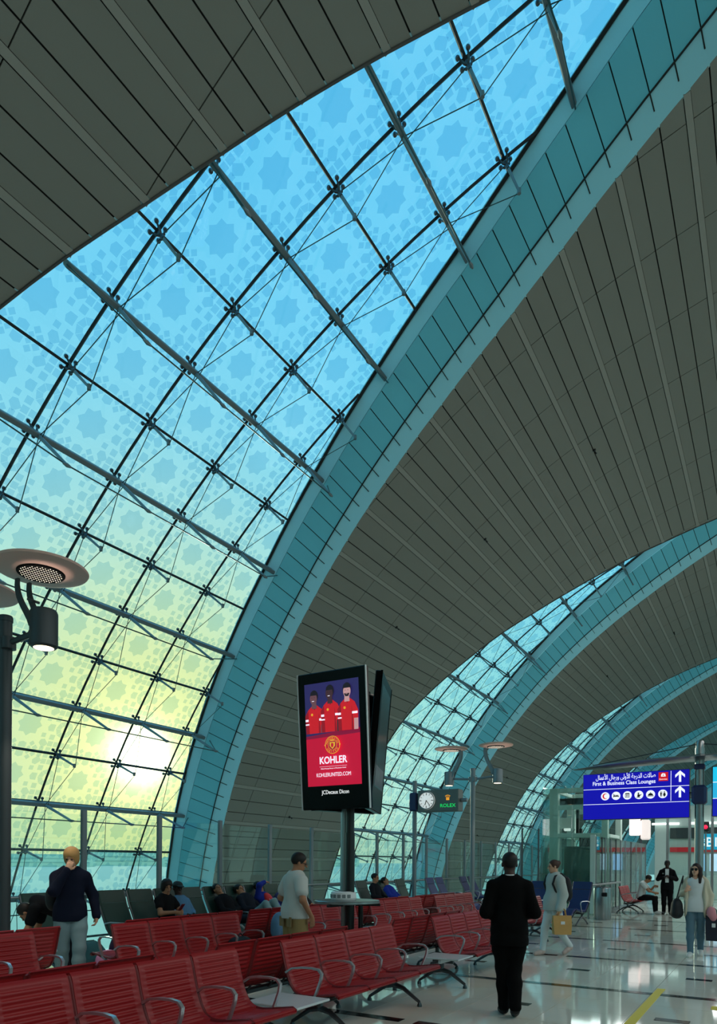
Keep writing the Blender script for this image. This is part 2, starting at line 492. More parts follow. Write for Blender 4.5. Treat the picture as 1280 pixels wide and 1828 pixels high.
def reveal(n, detail, side=-1, kmin=KMIN, kmax=19.3):
    """the deep lining between glass and ceiling on the far side of a lens, and a plain one on its near side"""
    root = empty('trim_%d' % (n + 3 if side < 0 else n + 20)); tag(root, kind='structure')
    def prof(k):
        g, i = Gf(n, k), If(n, k); d = i - g
        return [(g - .02, VR + .05), (g + .10 + .05 * d, VR - .36), (g + .70 * d, VR - 1.12), (i, RIN)]
    ks = [kmin + (kmax - kmin) * i / 96 for i in range(97)]
    def strip(a, b, name, m, extra=0.0, thick=.06):
        mb = MB(); V = []
        for k in ks:
            p = prof(k); (ya, ra), (yb, rb) = p[a], p[b]
            V += [S(k, ya + extra, ra, side), S(k, yb + extra, rb, side), S(k, yb + extra + thick, rb + thick * .3, side), S(k, ya + extra + thick, ra + thick * .3, side)]
        F = []
        for i in range(len(ks) - 1):
            for q in range(4):
                F.append((4 * i + q, 4 * i + (q + 1) % 4, 4 * i + 4 + (q + 1) % 4, 4 * i + 4 + q))
        mb.add(V, F); return mb.build(name, m, root)
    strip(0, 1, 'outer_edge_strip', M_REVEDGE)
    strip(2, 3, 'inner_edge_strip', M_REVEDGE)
    strip(1, 2, 'panel_backing', M_CEILBACK, .035)
    lump = MB(); gap = .008
    kk = -4.0 + 1 / 6
    while kk < kmax - .4:
        k0, k1 = kk + gap, kk + 1 / 3 - gap
        (a0, r0), (b0, q0) = prof(k0)[1:3]; (a1, r1), (b1, q1) = prof(k1)[1:3]
        P = [S(k0, a0, r0 - .015, side), S(k0, b0, q0 - .015, side), S(k1, b1, q1 - .015, side), S(k1, a1, r1 - .015, side)]
        Q = [p + Vector((0, .03, 0)) for p in P]
        # short joint that runs on into the inner strip
        F = [(0, 1, 2, 3), (7, 6, 5, 4), (0, 4, 5, 1), (1, 5, 6, 2), (2, 6, 7, 3), (3, 7, 4, 0)]
        if detail >= 2 and kk > -3.5:
            c = sum(P, Vector()) / 4
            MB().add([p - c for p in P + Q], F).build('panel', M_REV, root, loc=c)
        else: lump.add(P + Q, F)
        kk += 1 / 3
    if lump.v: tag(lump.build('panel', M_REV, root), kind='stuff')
    jn = MB(); kk = -4.0 + 1 / 6
    while kk < kmax - .4:
        p = prof(kk); (a, r), (b, q) = p[2], p[3]
        A = S(kk, a, r, side); B = S(kk, a + (b - a) * .55, r + (q - r) * .55, side)
        jn.tube([A - Vector((0, .006, 0)), B - Vector((0, .006, 0))], .012, n=4)
        kk += 1 / 3
    V = []
    jn.tube([S(k, prof(k)[2][0] - .01, prof(k)[2][1] - .005, side) for k in ks[::2]], .022, n=4)
    jn.tube([S(k, prof(k)[0][0] + .02, prof(k)[0][1] - .06, side) for k in ks[::2]], .05, n=4)
    tag(jn.build('joint', M_CEILBACK, root), kind='stuff')
    # near side
    mb = MB(); V = []
    for k in ks:
        a, b = Nf(n, k), GNf(n, k)
        V += [S(k, a, RIN, side), S(k, b + .02, VR + .05, side), S(k, b - .1, VR + .07, side), S(k, a - .1, RIN + .02, side)]
    mb.add(V, [(4 * i + q, 4 * i + (q + 1) % 4, 4 * i + 4 + (q + 1) % 4, 4 * i + 4 + q) for i in range(len(ks) - 1) for q in range(4)])
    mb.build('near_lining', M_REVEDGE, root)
    # dark lip along the ceiling edge
    mb = MB(); mb.tube([S(k, Nf(n, k) - .03, RIN - .01, side) for k in ks[::2]], .024, n=6); mb.build('ceiling_lip', M_LIP, root, smooth=60)
    return root

def bay(n, detail, side=-1, kmax=19.3):
    """solid ceiling between lens n-1 and lens n, made of panels on a dark backing"""
    root = empty('ceiling'); tag(root, kind='structure')
    A = lambda k: If(n - 1, k); B = lambda k: Nf(n, k)
    ks = [-5 + (kmax + 5) * i / 73 for i in range(74)]
    mb = MB(); V = []; NY = 6
    for k in ks:
        for i in range(NY + 1):
            V.append(S(k, A(k) + (B(k) - A(k)) * i / NY, RIN + .06, side))
    W = NY + 1
    mb.add(V, [(a * W + i, a * W + i + 1, a * W + W + i + 1, a * W + W + i) for a in range(len(ks) - 1) for i in range(NY)])
    mb.build('panel_backing', M_CEILBACK, root)
    LY = 2.3; base = 7.62 if n == 0 else 14.1 + 2.3 * 30
    base = base % LY
    gap_k, gap_y = .0095, .010
    cells = []
    K0 = -4 + .18
    nk = int((kmax - K0) * 3)
    for q in range(nk):
        k0 = K0 + q / 3 + gap_k; k1 = K0 + (q + 1) / 3 - gap_k
        if q % 3 == 0: k0 += .085
        lo = min(A(k0), A(k1)); hi = max(B(k0), B(k1))
        i0 = math.floor((lo - base) / LY); i1 = math.ceil((hi - base) / LY)
        for i in range(i0, i1):
            y0, y1 = base + i * LY + gap_y, base + (i + 1) * LY - gap_y
            ka, kb = k0, k1
            fa = lambda p: p[0] - (A(ka) + (A(kb) - A(ka)) * (p[1] - ka) / (kb - ka))
            fb = lambda p: (B(ka) + (B(kb) - B(ka)) * (p[1] - ka) / (kb - ka)) - p[0]
            cell = [(y0, k0), (y1, k0), (y1, k1), (y0, k1)]
            poly = clip(clip(cell, fa), fb)
            if len(poly) < 3 or area(poly) < .01: continue
            full = len(poly) == 4 and abs(area(poly) - (y1 - y0) * (k1 - k0)) < 1e-4
            c = S((k0 + k1) / 2, (y0 + y1) / 2, RIN, side)
            cells.append(((c - Vector((0, 0, EYE))).length, k0, k1, y0, y1, poly, full, q % 3 == 0))
    cells.sort(key=lambda c: c[0] if detail >= 2 else 0)
    shared = {}
    lump = MB()
    cnt = 0
    for (d, k0, k1, y0, y1, poly, full, narrow) in cells:
        km, ym = (k0 + k1) / 2, (y0 + y1) / 2
        single = detail >= 2 and cnt < 298 and k0 > -2.6 and y0 > -6
        m = len(poly)
        F = [tuple(range(m)), tuple(range(2 * m - 1, m - 1, -1))] + [(i, i + m, (i + 1) % m + m, (i + 1) % m) for i in range(m)]
        P = [S(b, a, RIN, side) for a, b in poly] + [S(b, a, RIN + .03, side) for a, b in poly]
        if single:
            cnt += 1
            M = frame_at(km, ym, RIN, side)
            if full and narrow in shared:
                put('panel', shared[narrow], root, mw=M)
            else:
                Mi = M.inverted()
                me = MB().add([Mi @ p for p in P], F).mesh('panel', None, (M_CEIL,))
                put('panel', me, root, mw=M)
                if full: shared[narrow] = me
        else: lump.add(P, F)
    if lump.v: tag(lump.build('panel', M_CEIL, root), kind='stuff')
    # continuous pale slot along every third joint
    sl = MB()
    for q in range(0, nk, 3):
        k = K0 + q / 3 + .045
        ya, yb = A(k), B(k)
        if yb - ya < .3: continue
        mb = MB() if detail >= 2 else sl
        mb.box(S(k, (ya + yb) / 2, RIN + .012, side), (yb - ya - .02, .115, .05), rot=frame_at(k, 0, RIN, side).to_3x3())
        if detail >= 2: mb.build('light_slot', M_SLOT, root)
    if sl.v: tag(sl.build('light_slot', M_SLOT, root), kind='stuff')
    # small sprinkler heads beside the slots
    if detail >= 2:
        for q in range(3, nk, 9):
            k = K0 + q / 3 + .35; y = (A(k) * .55 + B(k) * .45)
            mb = MB(); mb.lathe([(.05, 0), (.045, .03), (.015, .05), (.015, .12), (.035, .13), (.03, .14)], n=8, c=S(k, y, RIN, side), rot=frame_at(k, 0, RIN, side).to_3x3() @ Matrix.Rotation(PI, 3, 'X'))
            mb.build('sprinkler', M_BLACK, root)
    return root

for n in range(-2, 6):
    det = 2 if n in (0, 1) else (1 if n in (2, 3) else 0)
    lens(n, det)
    reveal(n, 2 if n in (0, 1, 2) else 1)
    bay(n, 2 if n in (0, 1, 2) else 1)
    lens(n, 0, 1, kmin=-2.0); reveal(n, 0, 1, kmin=-3.0); bay(n, 0, 1)

# ---- end walls, floor slabs, the lower level and the apron outside
def end_wall(name, y):
    m = MB(); n = 40
    P = [(VX + VR * math.cos(PI * (.08 + .84 * i / n)), VZ + VR * math.sin(PI * (.08 + .84 * i / n))) for i in range(n + 1)]
    P = [(VX + VR * math.cos(.08 * PI), -.1)] + P + [(VX - VR * math.cos(.08 * PI), -.1)]
    m.prism(P, 0, .3, lambda x, z, t: (x, y + t, z))
    tag(m.build(name, mat('end_wall_paint', (170, 172, 165), .7)), kind='structure')
end_wall('wall_far', 118.0)
end_wall('wall_near', -32.0)

FX0, FX1, FY0, FY1 = -10.38, 24.0, -31.5, 117.5
fl = MB(); fl.box(((FX0 + FX1) / 2, (FY0 + FY1) / 2, -.262), (FX1 - FX0, FY1 - FY0, .5))
floor = tag(fl.build('floor', M_GROUT), kind='structure')
TX, TY = .84, 3.02 / 4
stripes = [6.43 + 3.02 * i for i in range(-1, 14)]
gx0 = -.92 - .5 * TX                                     # tile joints; dark inlays sit in tile centres
ix0 = math.floor((FX0 - gx0) / TX); ix1 = math.ceil((FX1 - gx0) / TX)
iy0 = math.floor((FY0 - 6.43) / TY); iy1 = math.floor((FY1 - 6.43) / TY)
tiles = []
far_tiles = MB()
tile_me = MB().box((0, 0, -.008), (TX - .006, TY - .006, .016)).mesh('tile', None, (M_TILE,))
def seen_floor(x, y):
    d = -math.sin(YAW) * x + math.cos(YAW) * y
    if d < 3: return None
    u = 640 + FPX * (math.cos(YAW) * x + math.sin(YAW) * y) / d
    v = 1538 + FPX * EYE / d
    return d if -60 < u < 1340 and v < 1900 else None
cand = []
for ix in range(ix0, ix1):
    for iy in range(iy0, iy1):
        x, y = gx0 + (ix + .5) * TX, 6.43 + (iy + .5) * TY
        d = seen_floor(x, y)
        if d is not None and d < 30: cand.append((d, ix, iy))
cand.sort(); near = {(a, b) for _, a, b in cand[:298]}
for ix in range(ix0, ix1):
    for iy in range(iy0, iy1):
        x, y = gx0 + (ix + .5) * TX, 6.43 + (iy + .5) * TY
        if x - TX / 2 < FX0 - .01 or x + TX / 2 > FX1: continue
        if (ix, iy) in near: put('tile', tile_me, floor, loc=(x, y, 0))
        else: far_tiles.box((x, y, -.008), (TX - .006, TY - .006, .016))
tag(far_tiles.build('tile', M_TILE, floor), kind='stuff')
for s_i, y in enumerate(stripes):
    for x0 in np.arange(-10.0, 8, 3.36):
        a = float(x0) + .12; b = min(a + 3.2, 9)
        MB().box(((a + b) / 2, y, .0015), (b - a, .15, .003)).build('granite_stripe', M_GRAN, floor)
ins = MB().box((0, 0, .0015), (.34, .15, .003)).mesh('granite_inlay', None, (M_GRAN,))
for y in stripes[1:8]:
    for x in (-6.0, -4.28, -2.6, -.92, .76):
        put('granite_inlay', ins, floor, loc=(x, y + 1.52, 0))
yt = MB().box((-1.275, 7.95, .002), (.10, 3.9, .004)).build('floor_tape', M_YEL)
tag(yt, 'straight yellow tape line stuck along the marble floor', 'floor marking')
ym = MB().prism([(-.62, 9.02), (-.2, 9.1), (-.25, 8.7), (-.62, 8.82)], 0, .004).build('floor_tape', M_YEL)
tag(ym, 'short yellow tape patch on the floor at the picture edge', 'floor marking')

lo = MB(); lo.box((-14.6, 43, -5.6), (8.6, 150, .3)); tag(lo.build('floor_lower', M_LOWER), kind='structure')
ed = MB(); ed.box((-10.36, 43, -.33), (.06, 149, .66)); tag(ed.build('trim_slab_edge', M_WHITE), kind='structure')
wl = MB(); wl.box((-10.42, 43, -3.1), (.1, 149, 4.9)); tag(wl.build('wall_lower', M_WHITE), kind='structure')
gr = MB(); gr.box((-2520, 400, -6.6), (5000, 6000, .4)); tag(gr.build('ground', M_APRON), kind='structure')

# ================================================================== GLASS BALUSTRADE ALONG THE VOID
BX = -10.2
bal = empty('glass_balustrade', (BX, 0, 0))
tag(bal, 'tall clear glass balustrade with steel posts along the window side of the lounge', 'balustrade')
post_me = MB().bbox((0, 0, 1.255), (.07, .10, 2.51), .012).bbox((0, 0, .03), (.16, .2, .06), .01).mesh('post', None, (M_POSTP,))
gp_me = MB().box((0, 0, 1.25), (.018, 1.60, 2.34)).mesh('glass_panel', None, (M_BAL,))
clip_me = MB().bbox((0, 0, 0), (.05, .14, .06), .01).mesh('clamp', None, (M_POST,))
y_ = 7.81 - 1.71 * 9
i_ = 0
while y_ < 62:
    put('post', post_me, bal, loc=(0, y_, 0))
    g_ = put('glass_panel', gp_me, bal, loc=(-.01, y_ + .855, 0))
    i_ += 1; y_ += 1.71
MB().tube([(.10, -8, 1.05), (.10, 62, 1.05)], .026, n=10).build('handrail', M_POST, bal, smooth=60)
MB().box((0, 27, .02), (.12, 70, .04)).build('base_channel', M_POST, bal)

# ================================================================== RED TANDEM SEATING
SEATW, PIT = .53, .56
def seat_profile():
    P = [(.50, .405), (.515, .43), (.49, .445), (.40, .43), (.28, .41), (.16, .395), (.08, .40), (.02, .43), (-.03, .50), (-.07, .60), (-.105, .72), (-.14, .86), (-.165, .885)]
    out = []
    for i in range(len(P) - 1):
        for t in range(8):
            a = t / 8
            out.append((P[i][0] * (1 - a) + P[i + 1][0] * a, P[i][1] * (1 - a) + P[i + 1][1] * a))
    out.append(P[-1])
    # smooth
    for _ in range(6):
        out = [out[0]] + [tuple((out[i - 1][q] + 2 * out[i][q] + out[i + 1][q]) / 4 for q in (0, 1)) for i in range(1, len(out) - 1)] + [out[-1]]
    return out
def seat_shell():
    pr = seat_profile(); m = MB(); n = len(pr)
    xs = [-.265, -.215, -.205, .205, .215, .265]
    L = [0]
    for i in range(1, n): L.append(L[-1] + math.dist(pr[i], pr[i - 1]))
    # resample finely for the ribs
    N = 118
    R_ = []
    for i in range(N + 1):
        s = L[-1] * i / N
        R_.append((float(np.interp(s, L, [p[0] for p in pr])), float(np.interp(s, L, [p[1] for p in pr])), s))
    V = []
    for side in (0, 1):
        for i, (f, z, s) in enumerate(R_):
            a, b = R_[max(0, i - 1)], R_[min(N, i + 1)]
            tx, tz = b[0] - a[0], b[1] - a[1]; q = math.hypot(tx, tz); nx, nz = tz / q, -tx / q      # normal to the sitter's side
            nx, nz = -nx, -nz
            if nz < 0 and f > .1: nx, nz = -nx, -nz
            rib = .0085 * math.sin(s / .046 * 2 * PI)
            if s < .10 or s > L[-1] - .05: rib = 0
            for x in xs:
                h = rib if abs(x) < .21 else 0
                if side: h -= .014
                V.append((x, f + nx * h, z + nz * h))
    W = len(xs); o = (N + 1) * W; F = []
    for i in range(N):
        for j in range(W - 1):
            a = i * W + j
            F.append((a, a + 1, a + W + 1, a + W)); F.append((o + a, o + a + W, o + a + W + 1, o + a + 1))
        for j in (0, W - 1):
            a = i * W + j; F.append((a, a + W, o + a + W, o + a))
    for i in (0, N):
        for j in range(W - 1):
            a = i * W + j; F.append((a, a + 1, o + a + 1, o + a))
    m.add(V, F)
    return m.mesh('seat', 50, (M_RED,)), [(p[0], p[1]) for p in R_]
SEAT_ME, SPROF = seat_shell()
def _rail():
    m = MB()
    m.tube([(0, f, z) for f, z in SPROF[2::6]], .013, n=6)
    return m.mesh('side_rail', 60, (M_REDEDGE,))
RAIL_ME = _rail()
def _arm():
    m = MB()
    P = [(-.07, .60), (.0, .645), (.10, .66), (.22, .665), (.30, .655), (.335, .62), (.325, .56), (.29, .47), (.26, .40), (.20, .375)]
    sm = []
    for i in range(len(P) - 1):
        for t in (0, .5): sm.append((P[i][0] * (1 - t) + P[i + 1][0] * t, P[i][1] * (1 - t) + P[i + 1][1] * t))
    sm.append(P[-1])
    V = []
    n = len(sm)
    for i, (f, z) in enumerate(sm):
        a, b = sm[max(0, i - 1)], sm[min(n - 1, i + 1)]
        tx, tz = b[0] - a[0], b[1] - a[1]; q = math.hypot(tx, tz); nx, nz = -tz / q, tx / q
        w = .016; h = .009
        for sx, sh in ((-1, -1), (1, -1), (1, 1), (-1, 1)):
            V.append((sx * w, f + nx * h * sh, z + nz * h * sh))
    F = [(0, 1, 2, 3), (4 * n - 1, 4 * n - 2, 4 * n - 3, 4 * n - 4)]
    for i in range(n - 1):
        for k in range(4):
            F.append((4 * i + k, 4 * i + 4 + k, 4 * i + 4 + (k + 1) % 4, 4 * i + (k + 1) % 4))
    m.add(V, F)
    return m.mesh('armrest', 50, (M_ARM,))
ARM_ME = _arm()
def _leg():
    m = MB()
    m.bbox((0, .10, .33), (.05, .30, .045), .01)
    m.tube([(0, .08, .31), (0, .08, .20)], .032, n=8)
    for s in (-1, 1):
        m.tube([(0, .08, .22), (0, .08 + s * .12, .19), (0, .08 + s * .33, .05)], [.034, .026, .018], n=6)
        m.lathe([(.028, 0), (.028, .02), (.014, .05)], n=10, c=(0, .08 + s * .33, 0))
    return m.mesh('leg', 40, (M_LEG,))
LEG_ME = _leg()
def _hanger():
    m = MB()
    m.tube([(0, .46, .40), (0, .30, .345), (0, .05, .345), (0, .0, .41)], .012, n=5)
    return m.mesh('seat_bracket', 60, (M_LEG,))
HANG_ME = _hanger()

def tandem(label, wx, wy0, nseat, face, table=0, group='red beam seating units in the gate lounge'):
    """row of seats from wy0 along +Y; face +1 looks to +X, -1 to -X; table -1 / +1: side table beyond the low / high Y end"""
    root = empty('tandem_seating', (wx, wy0, 0), -PI / 2 if face > 0 else PI / 2)
    tag(root, label, 'seating', group)
    X = lambda yy: -yy if face > 0 else yy              # world offset along +Y -> local x
    for i in range(nseat):
        s = put('seat', SEAT_ME, root, loc=(X((i + .5) * PIT), 0, 0))
        for q in (-1, 1):
            put('side_rail', RAIL_ME, s, loc=(q * .268, 0, 0)); put('seat_bracket', HANG_ME, s, loc=(q * .18, 0, 0))
    for i in range(nseat + 1):
        if (i + nseat) % 1 == 0: put('armrest', ARM_ME, root, loc=(X(i * PIT), 0, 0))
    lo, hi = 0.0, nseat * PIT
    if table: 
        c = hi + .29 if table > 0 else lo - .29
        MB().bbox((X(c), .20, .415), (.50, .56, .022), .008).bbox((X(c), .20, .375), (.40, .05, .06), .01).build('side_table', M_TABLE, root)
        if table > 0: hi += .5
        else: lo -= .5
    MB().bbox(((X(lo) + X(hi)) / 2, .10, .335), (hi - lo, .07, .05), .012).build('beam', M_LEG, root)
    for q in (lo + .35, hi - .35):
        put('leg', LEG_ME, root, loc=(X(q), 0, 0))
    return root
AX, AX2, B1X, B2X = -3.88, -4.47, -6.52, -7.12
tandem('red slatted seats nearest the camera, four across, facing the walkway', AX, 2.41, 4, 1, 1)
tandem('red seat backs showing just over the tops of the nearest four seats', AX2, 1.75, 4, -1, 1)
tandem('red slatted seats of the second front-row block, beyond the nearest white side table', AX, 5.27, 4, 1)
tandem('red seats facing the window behind the second front block, dark back showing in the gap', AX2, 4.72, 4, -1)
tandem('red slatted four-seat block just left of the man in black', AX, 8.66, 4, 1, -1)
tandem('red window-facing seats behind the block left of the man in black', AX2, 8.12, 4, -1, -1)
tandem('red slatted seats beside the dark lamp post at far left', B1X, 2.26, 4, 1, 1)
tandem('red seats whose dark back shows beside the walking blonde', B2X, 2.80, 4, -1)
tandem('red slatted four seats right of the walking blonde, in the second row', B1X, 5.48, 4, 1, 1)
tandem('red seats facing the window in front of the seated woman with a phone', B2X, 5.95, 4, -1)
tandem('red slatted seats directly behind the man in the white T-shirt', B1X, 8.72, 4, 1)
tandem('red seats facing the window behind the high round table', B2X, 8.34, 4, -1)
tandem('red slatted four seats just right of the high round table', B1X, 11.50, 4, 1, -1)
tandem('red seats facing the window beyond the block right of the high table', B2X, 11.55, 4, -1)
tandem('red slatted seats at the far end of the second row, under the clock sign', B1X + .05, 14.35, 4, 1)
tandem('red seats backing onto the block under the clock sign', B2X + .05, 14.0, 4, -1)
tandem('lone red seats half hidden between the man in black and the woman in grey', -4.5, 14.2, 3, 1)
tandem('small red seat row with a man in white sitting on it, by the glass partition', -4.25, 23.9, 3, 1)

# ================================================================== RECLINING LOUNGERS
def lounger_meshes(M):
    W = .54
    def slab(P, t, name, bev=.02):
        m = MB()
        n = len(P); V = []
        for x in (-W / 2, -W / 2 + bev, W / 2 - bev, W / 2):
            ins = bev if abs(x) > W / 2 - bev / 2 else 0
            top = []; bot = []
            for i, (f, z) in enumerate(P):
                a, b = P[max(0, i - 1)], P[min(n - 1, i + 1)]
                tx, tz = b[0] - a[0], b[1] - a[1]; q = math.hypot(tx, tz); nx, nz = -tz / q, tx / q
                if nz < 0 and abs(nz) > .05: nx, nz = -nx, -nz
                if nx < -.2 and abs(nz) < .9: nx, nz = -nx, -nz
                top.append((x, f + nx * (t / 2 - ins), z + nz * (t / 2 - ins))); bot.append((x, f - nx * (t / 2 - ins), z - nz * (t / 2 - ins)))
            V += top + bot[::-1]
        k = 2 * n; F = [tuple(range(k)), tuple(range(4 * k - 1, 3 * k - 1, -1))]
        for c in range(3):
            for i in range(k):
                F.append((c * k + i, c * k + (i + 1) % k, (c + 1) * k + (i + 1) % k, (c + 1) * k + i))
        return m.add(V, F).mesh(name, 40, (M,))
    head = slab([(-.56, 1.13), (-.49, .93)], .075, 'headrest')
    back = slab([(-.485, .915), (-.30, .55), (-.16, .38)], .06, 'backrest')
    pan = slab([(-.14, .37), (.12, .37), (.46, .44)], .065, 'seat')
    leg_ = slab([(.48, .44), (.60, .40), (.86, .20)], .05, 'leg_rest')
    a = MB()
    x = 0
    a.tube([(x, -.33, .60), (x, -.20, .63), (x, .10, .635), (x, .20, .62), (x, .235, .57), (x, .20, .46), (x, .14, .34)], .015, n=6)
    am = a.mesh('armrest', 50, (M_ARM,))
    f = MB()
    for x in (0,):
        f.tube([(x, -.55, 1.12), (x, -.48, .90), (x, -.29, .52), (x, -.12, .335), (x, .14, .335), (x, .48, .41), (x, .85, .18)], .017, n=6)
    bm_ = MB().bbox((0, .0, .31), (.56, .06, .05), .01).mesh('beam', None, (M_LEG,))
    fm = f.mesh('side_frame', 50, (M_LEG,))
    l = MB(); l.tube([(0, 0, .31), (0, 0, .2)], .03, n=8)
    for s in (-1, 1):
        l.tube([(0, 0, .22), (0, s * .13, .17), (0, s * .36, .03)], [.032, .024, .018], n=6)
        l.lathe([(.025, 0), (.025, .02), (.012, .04)], n=8, c=(0, s * .36, 0))
    lm = l.mesh('leg', 40, (M_LEG,))
    return [('headrest', head, 0), ('backrest', back, 0), ('seat', pan, 0), ('leg_rest', leg_, 0), ('side_frame', fm, -.275), ('side_frame', fm, .275), ('beam', bm_, 0), ('armrest', am, -.282), ('armrest', am, .282), ('leg', lm, -.22), ('leg', lm, .22)]
L_GREEN = lounger_meshes(M_GREENSEAT)
L_BLUE = lounger_meshes(M_BLUESEAT)
def lounger(label, x, y, rz=-PI / 2, kit=L_GREEN, group='reclining loungers along the balustrade'):
    root = empty('lounger', (x, y, 0), rz); tag(root, label, 'lounger', group)
    for nm, me, ox in kit: put(nm, me, root, loc=(ox, 0, 0))
    return root
LX = -9.05
LOUNGE = [
    ('dark green lounger at far left, behind the bending traveller', 6.52),
    ('empty dark green lounger between the blonde and the woman with the phone', 7.88),
    ('dark green lounger holding the woman in a black T-shirt', 8.49),
    ('dark green lounger holding the man in the blue shirt and cap', 9.1),
    ('empty dark green lounger right of the man in the blue shirt', 9.71),
    ('dark green lounger under the sleeping man in black', 10.35),
    ('dark green lounger right of the sleeping man, holding bent denim legs', 10.96),
    ('dark green lounger holding the traveller in the red and blue jersey', 11.57),
    ('dark green lounger next to the jersey wearer, mostly covered by a blue coat', 12.18),
    ('dark green lounger just left of the man in the white T-shirt', 12.8),
    ('dark green lounger seen between the ad column and its round table', 16.1),
    ('dark green lounger under the far reclining traveller in blue', 17.15),
    ('dark green lounger left of the clock pole, tilted back empty', 18.35),
]
for lb, y in LOUNGE: lounger(lb, LX, y)
BLUES = [('navy lounger directly right of the clock pole', -9.2, 20.75, -PI / 2), ('navy lounger, second right of the clock pole, bag on it', -9.2, 21.5, -PI / 2),
         ('navy lounger directly left of the far lamp post', -9.2, 23.6, -PI / 2), ('navy lounger directly right of the far lamp post', -9.2, 24.4, -PI / 2),
         ('navy lounger between the man in black and the woman in grey', -6.75, 18.7, math.atan2(.18, -1)), ('navy lounger behind the backpack of the woman in grey', -5.72, 18.75, math.atan2(.18, -1)),
         ('navy lounger standing free right of the woman in grey', -4.62, 18.95, math.atan2(.18, -1))]
for lb, x, y, r in BLUES: lounger(lb, x, y, r, L_BLUE, 'navy loungers further along the lounge')

# ================================================================== LAMP POSTS
M_DISC = mat('lamp_reflector_pinkish', (214, 176, 164), .55)
M_LED = mat('lamp_led', (255, 236, 214), .5, emit=1.4)
M_WARM = mat('spot_lens_glow', (255, 226, 180), .4, emit=4.0)
def lamp_post(label, x, y, ztop, arm=.62, lit=True, rz=0.0, pm=None, dh=.60):
    pm = pm or M_POSTP
    root = empty('lamp_post', (x, y, 0), rz); tag(root, label, 'lamp', 'twin-disc lamp posts in the lounge')
    MB().tube([(0, 0, 0), (0, 0, ztop - .03)], .074, n=20).lathe([(.082, 0), (.082, .05), (.074, .07)], n=20, c=(0, 0, ztop - .09)).lathe([(.16, 0), (.16, .03), (.08, .05)], n=20).build('pole', pm, root, smooth=40)
    for s in (-1, 1):
        h = ztop - .36
        sp = MB().tube([(s * .05, 0, h), (s * (arm - .12), 0, h + .05)], .036, n=8).tube([(s * .06, 0, h - .07), (s * .06, 0, h + .07)], .085, n=14).build('arm', pm, root, smooth=40)
        c = Vector((s * arm, 0, h + .04))
        sl = MB(); sl.lathe([(.13, -.20), (.155, -.18), (.155, .20), (.14, .235), (.05, .24)], n=24, c=c)
        can = sl.build('spotlight', pm, root, smooth=40)
        MB().lathe([(.112, -.203), (.112, -.196)], n=20, c=c).build('lens', M_WARM, can)
        # two perforated curved fins holding the disc
        for dy in (-.075, .075):
            m = MB(); q = []
            for i in range(9):
                t = i / 8; q.append((s * (arm - .10 - .30 * math.sin(t * PI * .55) ** 1.3 + .0), h + .10 + (dh + .24) * t, .075 - .035 * t))
            V = []
            for (px, pz, w) in q:
                V += [(px - w * .75, dy - .014, pz), (px + w * .75, dy - .014, pz), (px + w * .75, dy + .014, pz), (px - w * .75, dy + .014, pz)]
            F = [(0, 1, 2, 3), (35, 34, 33, 32)]
            for i in range(8):
                for k in range(4): F.append((4 * i + k, 4 * i + 4 + k, 4 * i + 4 + (k + 1) % 4, 4 * i + (k + 1) % 4))
            m.add(V, F)
            for t in (.2, .38): m.tube([(s * (arm - .2), dy * -.2, h + .12 + .8 * t), (s * (arm - .2), dy, h + .12 + .8 * t)], .016, n=6)
            m.build('fin', pm, root)
        dz = ztop + dh
        dc = Vector((s * (arm - .06), 0, dz))
        disc = MB(); disc.lathe([(.20, .0), (.44, .012), (.515, .03), (.525, .045), (.515, .058), (.40, .085), (.12, .11), (.05, .115)], n=48, c=dc)
        dd = disc.build('reflector_disc', M_DISC, root, smooth=35)
        MB().lathe([(.255, -.016), (.262, -.008), (.262, .01)], n=36, c=dc).build('grille', mat('grille_black', (12, 11, 12), .8, spec=.1), dd)
        m = MB()
        for i in range(-6, 7):
            for j in range(-6, 7):
                a, b = i * .038, j * .038
                if math.hypot(a, b) < .235: m.box((dc.x + a, dc.y + b, dc.z - .018), (.008, .008, .006))
        tag(m.build('led_points', M_LED, dd), kind='stuff')
        if lit:
            ld = bpy.data.lights.new('lamp_uplight', 'SPOT'); ld.energy = 8; ld.spot_size = math.radians(75); ld.color = (1, .80, .66); ld.shadow_soft_size = .06
            lo_ = bpy.data.objects.new('lamp_uplight', ld); COL.objects.link(lo_); lo_.parent = root
            lo_.location = c + Vector((0, 0, .30)); lo_.rotation_euler = (PI, 0, 0)
            ld = bpy.data.lights.new('lamp_downlight', 'SPOT'); ld.energy = 90; ld.spot_size = math.radians(70); ld.color = (1, .84, .66); ld.shadow_soft_size = .1
            lo_ = bpy.data.objects.new('lamp_downlight', ld); COL.objects.link(lo_); lo_.parent = root
            lo_.location = c + Vector((0, 0, -.23))
    return root
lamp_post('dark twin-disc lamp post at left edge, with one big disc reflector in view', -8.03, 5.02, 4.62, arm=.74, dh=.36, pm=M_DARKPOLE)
lamp_post('twin-disc lamp post hidden behind the tall advertising screen', -8.45, 13.42, 4.62, arm=.66, pm=M_POSTP)
lamp_post('far grey twin-disc lamp post right of the clock sign', -8.1, 20.4, 4.6, arm=.80)

